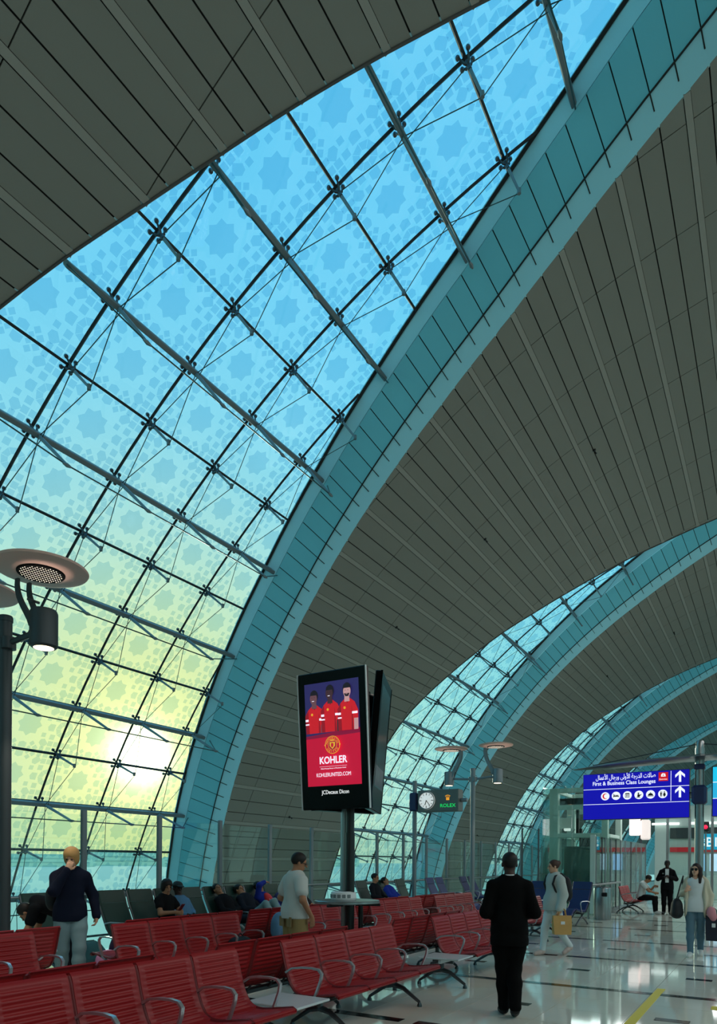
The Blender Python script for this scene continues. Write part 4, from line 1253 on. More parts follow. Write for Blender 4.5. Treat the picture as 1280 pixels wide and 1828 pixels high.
for i in range(5):
    MB().bbox((i * .75, 0, 1.6), (.06, .08, 3.2), .01).build('post', M_DARKPOLE, rows_)
    MB().bbox((i * .75 + .37, 0, 1.6), (.66, .02, 3.1), .003).build('glass_panel', M_PART, rows_)

# ================================================================== THE WORLD OUTSIDE
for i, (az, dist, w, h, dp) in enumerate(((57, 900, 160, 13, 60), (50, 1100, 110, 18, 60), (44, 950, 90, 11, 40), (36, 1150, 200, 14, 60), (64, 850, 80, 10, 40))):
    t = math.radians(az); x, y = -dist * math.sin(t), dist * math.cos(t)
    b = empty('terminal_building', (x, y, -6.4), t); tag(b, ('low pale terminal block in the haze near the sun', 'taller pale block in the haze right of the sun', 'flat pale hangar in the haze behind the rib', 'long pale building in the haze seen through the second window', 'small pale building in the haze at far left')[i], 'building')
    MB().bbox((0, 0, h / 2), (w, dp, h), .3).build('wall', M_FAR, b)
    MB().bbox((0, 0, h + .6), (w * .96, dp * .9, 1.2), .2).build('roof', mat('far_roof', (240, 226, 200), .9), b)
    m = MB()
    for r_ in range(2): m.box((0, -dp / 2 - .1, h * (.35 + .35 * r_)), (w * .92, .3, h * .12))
    m.build('window_band', mat('far_window', (206, 206, 186), .6), b)  # roof and window bands also paled, haze put into their colours

# ================================================================== PEOPLE: distance fields turned into one smooth surface
class Field:
    def __init__(s): s.pr = []; s.cuts = []; s.sub = []
    def cone(s, a, b, ra, rb, k=.03): s.pr.append(('c', np.array(a, float), np.array(b, float), ra, rb, k)); return s
    def chain(s, pts, rs, k=.03):
        for i in range(len(pts) - 1): s.cone(pts[i], pts[i + 1], rs[i], rs[i + 1], k)
        return s
    def ell(s, c, r, ax=None, k=.03): s.pr.append(('e', np.array(c, float), np.array(r, float), np.eye(3) if ax is None else np.array(ax, float), k)); return s
    def cut(s, p, n): s.cuts.append((np.array(p, float), np.array(n, float) / np.linalg.norm(n))); return s       # removes the side n points to
    def minus(s, c, r, ax=None): s.sub.append((np.array(c, float), np.array(r, float), np.eye(3) if ax is None else np.array(ax, float))); return s
    @staticmethod
    def _d(p, P):
        if p[0] == 'c':
            _, a, b, ra, rb, k = p; ba = b - a; l2 = max(ba @ ba, 1e-9)
            t = np.clip(((P - a) @ ba) / l2, 0, 1)
            return np.linalg.norm(P - a - t[..., None] * ba, axis=-1) - (ra + (rb - ra) * t)
        _, c, r, ax, k = p
        q = ((P - c) @ ax.T) / r; n = np.linalg.norm(q, axis=-1); g = np.linalg.norm(q / r, axis=-1)
        return n * (n - 1) / np.maximum(g, 1e-6)
    def mesh(s, name, vox, m, fold=0.0, seed=0):
        lo = np.full(3, 1e9); hi = -lo
        def bb(p):
            if p[0] == 'c':
                r = max(p[3], p[4]); return np.minimum(p[1], p[2]) - r, np.maximum(p[1], p[2]) + r
            r = p[2].max(); return p[1] - r, p[1] + r
        for p in s.pr:
            a, b = bb(p); lo = np.minimum(lo, a); hi = np.maximum(hi, b)
        lo -= 3 * vox; hi += 3 * vox
        N = np.ceil((hi - lo) / vox).astype(int) + 1
        D = np.full(N, .25, np.float32)
        for p in s.pr:
            k = p[-1]; a, b = bb(p); mg = max(k * 1.2, 2.5 * vox)
            i0 = np.clip(np.floor((a - mg - lo) / vox).astype(int), 0, N - 1); i1 = np.clip(np.ceil((b + mg - lo) / vox).astype(int) + 1, 1, N)
            ax = [lo[q] + vox * np.arange(i0[q], i1[q]) for q in range(3)]
            P = np.stack(np.meshgrid(*ax, indexing='ij'), -1)
            d = s._d(p, P); sl = tuple(slice(i0[q], i1[q]) for q in range(3)); o = D[sl]
            h = np.clip(.5 + .5 * (o - d) / k, 0, 1)
            D[sl] = o * (1 - h) + d * h - k * h * (1 - h)
        ax = [lo[q] + vox * np.arange(N[q]) for q in range(3)]
        P = None
        if fold or s.cuts or s.sub:
            P = np.stack(np.meshgrid(*ax, indexing='ij'), -1)
        if fold:
            r = np.random.RandomState(seed)
            w = np.zeros(N)
            for _ in range(5):
                v = r.normal(size=3) * (14, 14, 20); w += np.sin(P @ v + r.uniform(0, 6))
            D = D + fold * w / 3
        for c, r, A in s.sub:
            q = ((P - c) @ A.T) / r; n = np.linalg.norm(q, axis=-1); g = np.linalg.norm(q / r, axis=-1)
            D = np.maximum(D, -(n * (n - 1) / np.maximum(g, 1e-6)))
        for p, n in s.cuts: D = np.maximum(D, (P - p) @ n)
        # naive surface nets
        ins = D < 0
        cnt = sum(ins[i:N[0] - 1 + i, j:N[1] - 1 + j, k:N[2] - 1 + k].astype(np.int8) for i in (0, 1) for j in (0, 1) for k in (0, 1))
        act = (cnt > 0) & (cnt < 8)
        idx = np.argwhere(act)
        if len(idx) == 0: return None
        ids = np.full(act.shape, -1, np.int32); ids[act] = np.arange(len(idx))
        acc = np.zeros((len(idx), 3)); num = np.zeros(len(idx))
        cor = [(i, j, k) for i in (0, 1) for j in (0, 1) for k in (0, 1)]
        val = {c: D[idx[:, 0] + c[0], idx[:, 1] + c[1], idx[:, 2] + c[2]] for c in cor}
        for c in cor:
            for q in range(3):
                if c[q]: continue
                e = list(c); e[q] = 1; e = tuple(e)
                va, vb = val[c], val[e]; x = (va < 0) != (vb < 0)
                t = np.where(x, va / np.where(x, va - vb, 1), 0)
                pt = np.tile(np.array(c, float), (len(idx), 1)); pt[:, q] += t
                acc[x] += pt[x]; num[x] += 1
        V = lo + vox * (idx + acc / num[:, None])
        F = []
        for q in range(3):
            a, b = (q + 1) % 3, (q + 2) % 3
            s0 = [slice(None)] * 3; s1 = [slice(None)] * 3; s0[q] = slice(0, -1); s1[q] = slice(1, None)
            x = ins[tuple(s0)] != ins[tuple(s1)]
            e = np.argwhere(x)
            e = e[(e[:, a] > 0) & (e[:, b] > 0) & (e[:, a] < N[a] - 1) & (e[:, b] < N[b] - 1)]
            inn = ins[tuple(e.T)]
            def at(da, db):
                g = e.copy(); g[:, a] -= da; g[:, b] -= db; return ids[tuple(g.T)]
            Q = np.stack([at(1, 1), at(0, 1), at(0, 0), at(1, 0)], 1)
            Q[~inn] = Q[~inn][:, ::-1]; F.append(Q)
        F = np.concatenate(F); F = F[(F >= 0).all(1)]
        me = bpy.data.meshes.new(name)
        me.vertices.add(len(V)); me.vertices.foreach_set('co', V.astype(np.float32).ravel())
        me.loops.add(len(F) * 4); me.loops.foreach_set('vertex_index', F.astype(np.int32).ravel())
        me.polygons.add(len(F)); me.polygons.foreach_set('loop_start', np.arange(0, len(F) * 4, 4, dtype=np.int32))
        me.polygons.foreach_set('use_smooth', np.ones(len(F), bool))
        me.update(calc_edges=True); me.validate()
        me.materials.append(m)
        return me

def nv(v): v = np.array(v, float); return v / max(np.linalg.norm(v), 1e-9)
def stand(**k):
    """joints of an upright figure 1.75 m tall, facing +Y; l = its left = -X side is r"""
    J = dict(pelvis=(0, 0, .96), chest=(0, .0, 1.30), neck=(0, -.01, 1.48), head=(0, .03, 1.635), face=(0, 1, 0), up=(0, 0, 1),
             shL=(-.168, -.01, 1.39), elL=(-.222, -.03, 1.12), wrL=(-.225, .05, .88), shR=(.168, -.01, 1.39), elR=(.222, -.03, 1.12), wrR=(.225, .05, .88),
             hipL=(-.088, 0, .92), knL=(-.095, .02, .50), anL=(-.095, -.02, .09), toL=(-.115, .15, .03), hipR=(.088, 0, .92), knR=(.095, .02, .50), anR=(.095, -.02, .09), toR=(.115, .15, .03),
             hdL=(0, .15, -1), hdR=(0, .15, -1), pmL=(1, 0, 0), pmR=(-1, 0, 0), curl=.45, w=1.0)
    J.update(k); return J
def sit(**k):
    J = stand(pelvis=(0, 0, .54), chest=(0, -.10, .88), neck=(0, -.14, 1.06), head=(0, -.10, 1.215), shL=(-.168, -.12, .965), elL=(-.24, -.02, .74), wrL=(-.12, .20, .68), shR=(.168, -.12, .965), elR=(.24, -.02, .74), wrR=(.12, .20, .68),
              hipL=(-.09, .02, .53), knL=(-.12, .44, .53), anL=(-.12, .46, .10), toL=(-.14, .62, .03), hipR=(.09, .02, .53), knR=(.12, .44, .53), anR=(.12, .46, .10), toR=(.14, .62, .03), hdL=(.4, 1, -.2), hdR=(-.4, 1, -.2))
    J.update(k); return J
def recline(**k):
    J = sit(pelvis=(0, .0, .50), chest=(0, -.20, .80), neck=(0, -.32, .96), head=(0, -.38, 1.10), face=(0, .8, .35), up=(0, -.5, .85), shL=(-.168, -.27, .885), elL=(-.228, -.10, .70), wrL=(-.10, .04, .68), shR=(.168, -.27, .885), elR=(.228, -.10, .70), wrR=(.10, .06, .68),
            hipL=(-.09, .02, .50), knL=(-.12, .46, .54), anL=(-.13, .80, .36), toL=(-.16, .90, .48), hipR=(.09, .02, .50), knR=(.12, .46, .54), anR=(.13, .80, .34), toR=(.16, .90, .46))
    J.update(k); return J

def add_hand(F, wr, d, palm, curl, s=1.0, thumb=1):
    """palm and five curled fingers; d = direction of the hand, palm = normal of the palm side"""
    d = nv(d); palm = np.array(palm, float); palm = nv(palm - d * (palm @ d)); sd = np.cross(d, palm) * thumb
    wr = np.array(wr, float); kn = wr + d * .085 * s
    F.chain([wr, wr + d * .03 * s], [.026 * s, .03 * s], .02)
    F.ell(wr + d * .05 * s, (.050 * s, .038 * s, .019 * s), np.array([d, sd, palm]), .02)
    for i, (o, L) in enumerate(((.030, .070), (.010, .078), (-.010, .074), (-.029, .058))):
        p = kn + sd * o * s; a = curl * .7; b = curl * 1.7
        q = p + (d * math.cos(a) + palm * math.sin(a)) * L * .5 * s
        e = q + (d * math.cos(b) + palm * math.sin(b)) * L * .5 * s
        F.chain([p - d * .012, q, e], [.0105 * s, .0095 * s, .008 * s], .006)
    t0 = wr + d * .025 * s + sd * .026 * s; t1 = t0 + (d * .55 + sd * .75 + palm * .25) * .042 * s; t2 = t1 + (d * .9 + sd * .15 + palm * .35) * .034 * s
    F.chain([t0, t1, t2], [.014 * s, .0115 * s, .009 * s], .010)

def head_axes(J):
    f = nv(J['face']); u = np.array(J['up'], float); u = nv(u - f * (u @ f)); l = np.cross(f, u)
    return l, f, u                                        # l points to the figure's right
def body_field(J, hands=True):
    F = Field(); A = {k: np.array(v, float) if isinstance(v, tuple) else v for k, v in J.items()}
    w = A['w']
    sp = nv(A['chest'] - A['pelvis']); lat = nv(A['shR'] - A['shL']); fw = np.cross(sp, lat); fw = -nv(fw) if np.cross(lat, sp) @ fw > 0 else nv(fw)
    fw = nv(np.cross(sp, lat)); lat = np.cross(fw, sp)
    ax = np.array([lat, fw, sp])
    F.ell(A['chest'] + sp * .03, (.155 * w, .105 * w, .19), ax, .05)
    F.ell((A['chest'] + A['pelvis']) / 2, (.132 * w, .095 * w, .16), ax, .06)
    F.ell(A['pelvis'] + sp * .01, (.158 * w, .112 * w, .125), ax, .05)
    F.cone(A['chest'] + sp * .125 - lat * .06, A['shL'], .060, .050, .04); F.cone(A['chest'] + sp * .125 + lat * .06, A['shR'], .060, .050, .04)
    l, f, u = head_axes(J); c = A['head']
    F.cone(A['chest'] + sp * .14, A['neck'], .07, .056, .04); F.cone(A['neck'], c - u * .045 - f * .015, .056, .052, .03)
    H = np.array([l, f, u])
    F.ell(c + u * .022 - f * .012, (.074, .094, .092), H, .02)
    F.ell(c - u * .052 + f * .022, (.054, .062, .062), H, .03)
    F.ell(c - u * .092 + f * .060, (.022, .018, .018), H, .02)
    F.cone(c + u * .012 + f * .082, c - u * .022 + f * .106, .009, .0135, .012)
    F.ell(c - u * .058 + f * .084, (.022, .010, .010), H, .010)
    for s in (-1, 1):
        F.ell(c - u * .008 + l * s * .077 - f * .005, (.010, .018, .030), H, .008)
        F.ell(c + u * .022 + l * s * .032 + f * .078, (.026, .010, .008), H, .012)
    for s in 'LR':
        F.chain([A['sh' + s], A['el' + s], A['wr' + s]], [.054 * w, .042, .029], .03)
        F.chain([A['hip' + s], (A['hip' + s] * .55 + A['kn' + s] * .45), A['kn' + s], (A['kn' + s] * .62 + A['an' + s] * .38), A['an' + s]], [.092 * w, .080 * w, .057, .056, .038], .03)
        F.chain([A['an' + s] - (0, 0, .02), A['to' + s]], [.040, .034], .02)
        if hands: add_hand(F, A['wr' + s], A['hd' + s], A['pm' + s], A['curl'], 1.0, 1 if s == 'L' else -1)
    return F, ax, (l, f, u)

EYE_W = mat('eye_dark', (20, 16, 14), .3)
def person(label, x, y, yaw, J, skin, top, bottom, hair, shoe=(30, 30, 32), z=0.0, scale=1.0, vox=.012, sleeve=1.0, hem=None, legs=1.0, top_pad=.016, leg_pad=.014, hair_style='short', collar=.0, face=True, fold=.004, seed=1, flare=0.0, top_rough=.85):
    root = empty('person', (x, y, z), yaw); root.scale = (scale,) * 3
    tag(root, label, 'person')
    A = {k: np.array(v, float) if isinstance(v, tuple) else v for k, v in J.items()}
    F, ax, (l, f, u) = body_field(J)
    lat, fw, sp = ax
    def M(n, c, r=.6): return mat('%s_%d_%d_%d' % ((n,) + tuple(c)), c, r, spec=.12 if n == 'cloth' else .4)
    put('body', F.mesh('body', vox * .75, M('skin', skin, .55)), root)
    c = A['head']; H = np.array([l, f, u])
    # top
    w = A['w']
    T = Field(); p = top_pad
    T.ell(A['chest'] + sp * .03, (.155 * w + p, .105 * w + p, .19 + p), ax, .05)
    T.ell((A['chest'] + A['pelvis']) / 2, (.135 * w + p * 1.2, .098 * w + p * 1.2, .17), ax, .06)
    T.ell(A['pelvis'] + sp * .02, (.158 * w + p * 1.3 + flare, .112 * w + p * 1.3 + flare, .15), ax, .05)
    hd = hem if hem is not None else .02
    hp = A['pelvis'] - sp * hd
    if hd > .10: T.ell(A['pelvis'] - sp * (hd - .06), (.165 * w + p * 1.2 + flare, .118 * w + p * 1.2 + flare, .16), ax, .05)
    for q in (-1, 1): T.cone(A['pelvis'] + sp * .06 + lat * q * .055, A['pelvis'] - sp * (hd + .06) + lat * q * .062, .100 * w + p + flare, .104 * w + p + flare, .04)
    for s, q in (('L', -1), ('R', 1)):
        T.cone(A['chest'] + sp * .125 + lat * q * .06, A['sh' + s], .060 + p, .050 + p * .8, .04)
        sh, el, wr = A['sh' + s], A['el' + s], A['wr' + s]
        if sleeve >= 1: T.chain([sh, el, wr], [.052 * w + p * .8, .045 + p, .032 + p * .9], .03)
        elif sleeve > 0: T.cone(sh, sh + (el - sh) * sleeve, .058 * w + p, .054 + p * 1.1, .03)
    T.cone(A['chest'] + sp * .14, A['neck'] - sp * (.02 - collar), .07 + p * .6, .058 + p * .6, .04)
    T.cut(hp, -sp)
    T.minus(A['neck'] + sp * (.062 + collar) + fw * .02, (.074, .080, .085), ax)
    put('top', T.mesh('top', vox, M('cloth', top, top_rough), fold, seed), root)
    B = Field(); p = leg_pad
    B.ell(A['pelvis'] + sp * .01, (.158 * w + p, .112 * w + p, .125 + p * .5), ax, .05)
    for s in 'LR':
        hip, kn, an = A['hip' + s], A['kn' + s], A['an' + s]
        if legs >= 1: B.chain([hip, hip * .55 + kn * .45, kn, kn * .62 + an * .38, an], [.092 * w + p, .080 * w + p, .059 + p, .056 + p, .044 + p], .03)
        else: B.chain([hip, hip + (kn - hip) * legs], [.094 * w + p, .080 * w + p * 1.6], .03)
    B.cut(A['pelvis'] + sp * .13, sp)
    put('trousers' if legs >= 1 else 'shorts', B.mesh('trousers', vox, M('cloth', bottom, .8), fold * .8, seed + 3), root)
    for s in 'LR':
        an, to = A['an' + s], A['to' + s]; d = nv(to - an); 
        S_ = Field(); S_.chain([an - (0, 0, .035), (an + to) / 2 - (0, 0, .015), to], [.046, .046, .040], .02); S_.cone(an, an - (0, 0, .03), .046, .046, .02)
        put('shoe', S_.mesh('shoe', vox * .8, M('shoe', shoe, .5)), root)
    # hair
    Hf = Field()
    if hair_style != 'bald':
        Hf.ell(c + u * .034 - f * .022, (.084, .100, .094), H, .03)
        if hair_style in ('short', 'crop'):
            g = .0 if hair_style == 'short' else -.006
            Hf.ell(c + u * .05 - f * .03, (.082 + g, .094 + g, .082 + g), H, .02)
            Hf.cut(c + u * .035 + f * .055, nv(f - u * .35)); Hf.cut(c - u * .045 - f * .05, nv(-u + f * .25))
        elif hair_style == 'bob':
            Hf.ell(c - u * .01 - f * .025, (.094, .096, .112), H, .03); Hf.ell(c + u * .055 - f * .012, (.086, .102, .076), H, .03)
            Hf.minus(c - u * .05 + f * .10, (.060, .080, .098), H)
        elif hair_style == 'bun':
            Hf.ell(c + u * .055 - f * .105, (.05, .045, .045), H, .02)
            Hf.cut(c + u * .03 + f * .052, nv(f - u * .35)); Hf.cut(c - u * .05 - f * .05, nv(-u + f * .2))
        elif hair_style == 'long':
            for q in (-1, 1): Hf.chain([c + u * .02 + l * q * .072 - f * .01, c - u * .10 + l * q * .078, c - u * .24 + l * q * .085 + f * .03], [.036, .034, .022], .03)
            Hf.chain([c - f * .07, c - u * .12 - f * .07, c - u * .22 - f * .08], [.06, .055, .035], .03)
            Hf.minus(c - u * .035 + f * .095, (.058, .075, .085), H)
        me = Hf.mesh('hair', vox * .7, M('hair', hair, .6), .0035, seed + 9)
        if me: put('hair', me, root)
    if face:
        for q in (-1, 1):
            MB().lathe([(.002, -.009), (.0085, -.004), (.0085, .004), (.002, .009)], n=8, c=tuple(c + l * q * .031 + f * .083 + u * .004), rot=Matrix(H).transposed()).build('eye', EYE_W, root, smooth=60)
            MB().tube([c + l * q * .014 + f * .090 + u * .024, c + l * q * .034 + f * .089 + u * .029, c + l * q * .052 + f * .076 + u * .022], [.003, .004, .002], n=5).build('brow', M('hair', hair, .6), root)
        MB().tube([c - l * .022 + f * .088 - u * .058, c + f * .096 - u * .057, c + l * .022 + f * .088 - u * .058], [.002, .005, .002], n=6).build('mouth', mat('lip', (120, 60, 56), .5), root)
    return root, dict(A=A, l=l, f=f, u=u, lat=lat, fw=fw, sp=sp)
SK_L, SK_M, SK_D = (206, 160, 132), (168, 118, 88), (58, 38, 30)
def yaw_to(dx, dy): return math.atan2(-dx, dy)            # rotation that turns +Y to (dx, dy)
def blob(name, m, vox, fn, parent=None, fold=0.0, seed=0):
    F = Field(); fn(F); return put(name, F.mesh(name, vox, m, fold, seed), parent)

# ---- man in black, seen from behind, walking away
aw = yaw_to(-.42, .9)
p_, q_ = person('man in black suit walking away across the marble floor', -2.45, 7.25, aw,
    stand(w=1.06, shL=(-.175, -.01, 1.395), shR=(.175, -.01, 1.395), elL=(-.255, -.05, 1.12), wrL=(-.16, .17, 1.06), elR=(.255, -.05, 1.12), wrR=(.16, .17, 1.06), hdL=(1, .4, .2), hdR=(-1, .4, .2), pmL=(0, -1, .4), pmR=(0, -1, .4),
          knL=(-.06, .07, .50), anL=(-.045, .06, .09), toL=(-.06, .23, .03), knR=(.06, .03, .51), anR=(.05, -.16, .13), toR=(.06, .0, .03), curl=.9),
    SK_D, (6, 6, 7), (6, 6, 7), (12, 10, 10), (10, 10, 12), vox=.011, hem=.20, top_pad=.020, leg_pad=.018, hair_style='crop', collar=.012, seed=2)
MB().bbox((0, .27, 1.10), (.075, .012, .15), .006, rot=Matrix.Rotation(-.6, 3, 'X')).build('phone', M_BLACK, p_)
MB().tube([(.062 * math.cos(t) * 1.0, .062 * math.sin(t) - .012, 1.515) for t in np.linspace(0, 2 * PI, 20)[:-1]], .009, n=6, closed=True).build('shirt_collar', M_WHITE, p_)

# ---- woman in a grey sweatshirt with backpack and paper bag, walking to the left
aw = yaw_to(-.62, -.78)
p_, q_ = person('woman in grey sweatshirt and white trousers walking left with backpack and paper bag', -3.38, 12.45, aw,
    stand(w=.96, face=(.25, .95, -.12), elL=(-.24, -.02, 1.12), wrL=(-.25, .08, .88), elR=(.24, -.08, 1.13), wrR=(.27, -.06, .90), curl=.9,
          knR=(.085, .14, .51), anR=(.07, .20, .10), toR=(.08, .36, .04), knL=(-.08, -.02, .50), anL=(-.07, -.30, .17), toL=(-.08, -.16, .05)),
    SK_L, (178, 188, 184), (214, 226, 228), (66, 42, 32), (196, 176, 168), vox=.012, scale=.97, hem=.13, top_pad=.040, leg_pad=.012, hair_style='bun', fold=.008, seed=4, flare=.022)
M_BAGBLK = mat('backpack_black', (18, 20, 26), .7)
blob('backpack', M_BAGBLK, .014, lambda F: (F.ell((0, -.235, 1.24), (.155, .10, .22), None, .04), F.ell((0, -.27, 1.12), (.13, .09, .14), None, .04)), p_)
for s in (-1, 1): MB().tube([(s * .11, -.17, 1.42), (s * .12, -.06, 1.505), (s * .13, .08, 1.46), (s * .13, .135, 1.32), (s * .15, .06, 1.14), (s * .13, -.14, 1.08)], .02, n=6).build('backpack_strap', M_BAGBLK, p_, smooth=60)
def tote(label, px, py, pz, rz, w, h, d, m, mh, word=None):
    t = empty('bag', (px, py, pz), rz); tag(t, label, 'bag')
    mb = MB()
    V = [(-w / 2 * .92, -d / 2, 0), (w / 2 * .92, -d / 2, 0), (w / 2 * .92, d / 2, 0), (-w / 2 * .92, d / 2, 0)] + [(-w / 2, -d / 2 * .8, h * .55), (w / 2, -d / 2 * .8, h * .55), (w / 2, d / 2 * .8, h * .55), (-w / 2, d / 2 * .8, h * .55)] + [(-w / 2, -d / 2 * .45, h), (w / 2, -d / 2 * .45, h), (w / 2, d / 2 * .45, h), (-w / 2, d / 2 * .45, h)]
    F = [(3, 2, 1, 0), (8, 9, 10, 11)]
    for a in (0, 4):
        for k in range(4): F.append((a + k, a + (k + 1) % 4, a + 4 + (k + 1) % 4, a + 4 + k))
    mb.add(V, F).build('body', m, t)
    for s in (-1, 1): MB().tube([(-w * .22, s * d * .22, h - .01), (-w * .16, s * d * .15, h + .10), (0, 0, h + .14), (w * .16, s * d * .15, h + .10), (w * .22, s * d * .22, h - .01)], .008, n=6).build('handle', mh, t, smooth=60)
    MB().bbox((0, -d / 2 * .80 - .004, h * .62), (w * .22, .006, h * .16), .002).build('tag', M_WHITE, t)
    return t
M_KRAFT = mat('kraft_paper', (196, 152, 88), .7, noise=.12, nscale=9)
tote('tan paper carrier bag hanging from the hand of the woman in grey', -3.20, 12.27, .40, .55, .32, .33, .15, M_KRAFT, M_KRAFT)

# ---- woman with sunglasses walking toward the camera
aw = yaw_to(.05, -1)
p_, q_ = person('woman with sunglasses, cream cardigan and jeans walking toward the camera', -1.22, 13.8, aw,
    stand(w=.93, face=(.25, 1, .05), elL=(-.25, -.05, 1.15), wrL=(-.24, .06, .92), elR=(.25, -.02, 1.17), wrR=(.16, .20, 1.24), hdR=(-.5, -.2, .9), pmR=(0, -1, 0), curl=1.1,
          knR=(.085, .12, .51), anR=(.08, .16, .09), toR=(.10, .32, .03), knL=(-.085, .0, .50), anL=(-.08, -.16, .12), toL=(-.09, .0, .03)),
    SK_L, (214, 222, 224), (92, 122, 138), (38, 26, 24), (222, 222, 218), vox=.012, hem=.12, top_pad=.014, leg_pad=.010, hair_style='long', scale=.945, sleeve=.0, seed=6, flare=.02, collar=-.06)
M_CREAM = mat('cardigan_cream', (198, 192, 170), .9)
for s in (-1, 1):
    def _card(F, s=s):
        F.chain([(s * .10, -.02, 1.49), (s * .165, -.02, 1.40)], [.045, .058], .04)
        if s < 0: F.chain([(-.168, -.01, 1.39), (-.25, -.05, 1.15), (-.24, .05, .94)], [.066, .058, .048], .03)
        else: F.chain([(.168, -.01, 1.39), (.25, -.02, 1.17), (.18, .16, 1.23)], [.066, .058, .046], .03)
        F.ell((s * .155, -.02, 1.18), (.042, .12, .28), None, .04); F.ell((s * .165, .03, .96), (.036, .11, .24), None, .04)
        F.ell((s * .09, -.10, 1.18), (.12, .05, .30), None, .04)
    blob('cardigan', M_CREAM, .013, _card, p_, .005, 3)
c_ = q_['A']['head']; l_, f_, u_ = q_['l'], q_['f'], q_['u']
for s in (-1, 1): MB().lathe([(.004, -.004), (.027, -.003), (.027, .003), (.004, .004)], n=14, c=tuple(c_ + l_ * s * .032 + f_ * .098 + u_ * .002), rot=(Matrix(np.array([l_, f_, u_])).transposed() @ Matrix.Rotation(PI / 2, 3, 'X'))).build('sunglass_lens', M_BLACK, p_)
m = MB(); m.tube([c_ - l_ * .06 + f_ * .09 + u_ * .012, c_ + f_ * .104 + u_ * .012, c_ + l_ * .06 + f_ * .09 + u_ * .012], .005, n=6)
for s in (-1, 1): m.tube([c_ + l_ * s * .06 + f_ * .09 + u_ * .012, c_ + l_ * s * .082 + u_ * .012], .004, n=6)
m.build('sunglass_frame', M_BLACK, p_)
sb = empty('bag', (-1.52, 13.72, .86)); tag(sb, 'black shoulder bag on the arm of the woman with sunglasses', 'bag')
blob('body', M_BAGBLK, .015, lambda F: (F.ell((0, 0, .0), (.10, .19, .17), None, .04), F.ell((.0, 0, -.10), (.11, .20, .10), None, .04)), sb)
MB().tube([(.0, -.12, .12), (.06, -.06, .40), (.10, .0, .57), (.08, .06, .40), (.0, .12, .12)], .012, n=6).build('strap', M_BAGBLK, sb, smooth=60)
tote('dark navy carrier bag held low by the woman with sunglasses', -.92, 13.70, .30, 0, .26, .44, .12, mat('bag_navy', (22, 26, 44), .6), M_BAGBLK)
pk = empty('jacket', (-.96, 13.66, .80)); tag(pk, 'pink jacket bundled in the hand above the navy carrier bag', 'jacket')
blob('bundle', mat('jacket_pink', (214, 140, 150), .8), .012, lambda F: (F.ell((0, 0, 0), (.075, .07, .10), None, .03), F.ell((.03, .02, -.08), (.06, .05, .08), None, .03)), pk, .005, 1)

# ---- security guard
p_, q_ = person('security guard in black suit and white shirt standing with hands at chest', -3.02, 24.6, yaw_to(.1, -1),
    stand(elL=(-.27, -.02, 1.15), wrL=(-.08, .20, 1.22), elR=(.27, -.02, 1.15), wrR=(.10, .20, 1.20), hdL=(.7, .4, .5), hdR=(-.7, .4, .5), face=(0, 1, -.25), curl=.9),
    SK_D, (16, 16, 20), (14, 14, 17), (10, 9, 9), (12, 12, 14), vox=.016, hem=.16, top_pad=.022, hair_style='crop', seed=8)
MB().prism([(-.055, 1.48), (.055, 1.48), (.05, 1.04), (-.05, 1.04)], .118, .135, lambda x, z, t: (x, t + (.02 if z < 1.3 else -.01), z)).build('shirt_front', M_WHITE, p_)
MB().bbox((.02, .165, 1.16), (.07, .01, .10), .002).build('badge', M_WHITE, p_)
MB().bbox((.12, .145, 1.33), (.05, .01, .04), .002).build('name_plate', M_POST, p_)

# ---- man in white sitting by the partition
person('man in white T-shirt hunched on the small red seats by the partition', -3.82, 24.55, -PI / 2,
    sit(chest=(0, .06, .86), neck=(0, .14, 1.02), head=(0, .24, 1.14), face=(0, .8, -.6), shL=(-.18, .08, .97), shR=(.18, .08, .97), elL=(-.2, .28, .76), elR=(.2, .28, .76), wrL=(-.08, .42, .92), wrR=(.10, .44, .70)),
    SK_M, (206, 214, 212), (18, 18, 22), (24, 20, 18), (190, 190, 186), vox=.016, sleeve=.5, seed=10, hem=.04)
# ---- man in white T-shirt and khaki shorts at the high table
aw = yaw_to(.42, .9)
p_, q_ = person('man in white T-shirt and khaki shorts standing at the high table, back turned', -5.42, 7.42, aw,
    stand(w=1.08, face=(.5, .9, -.35), head=(.02, .05, 1.63), elL=(-.29, -.06, 1.16), wrL=(-.24, .16, 1.02), elR=(.29, -.05, 1.15), wrR=(.26, .10, .93)),
    SK_M, (196, 200, 196), (148, 128, 86), (22, 18, 16), (60, 60, 62), vox=.012, sleeve=.55, hem=.06, legs=.92, top_pad=.03, leg_pad=.024, flare=.012, seed=12, fold=.006)
m = MB()
c_ = q_['A']['head']; l_, f_, u_ = q_['l'], q_['f'], q_['u']
for s in (-1, 1): m.tube([c_ + l_ * s * .055 + f_ * .095 + u_ * .008, c_ + l_ * s * .08 + u_ * .01], .004, n=5)
m.tube([c_ - l_ * .055 + f_ * .095 + u_ * .008, c_ + f_ * .108 + u_ * .008, c_ + l_ * .055 + f_ * .095 + u_ * .008], .004, n=5)
m.build('spectacles', M_BLACK, p_)
for s in (-1, 1): MB().bbox((s * .10, -.145, .86), (.12, .012, .13), .004).build('pocket', mat('cloth_khaki_pocket', (136, 116, 78), .8), p_)

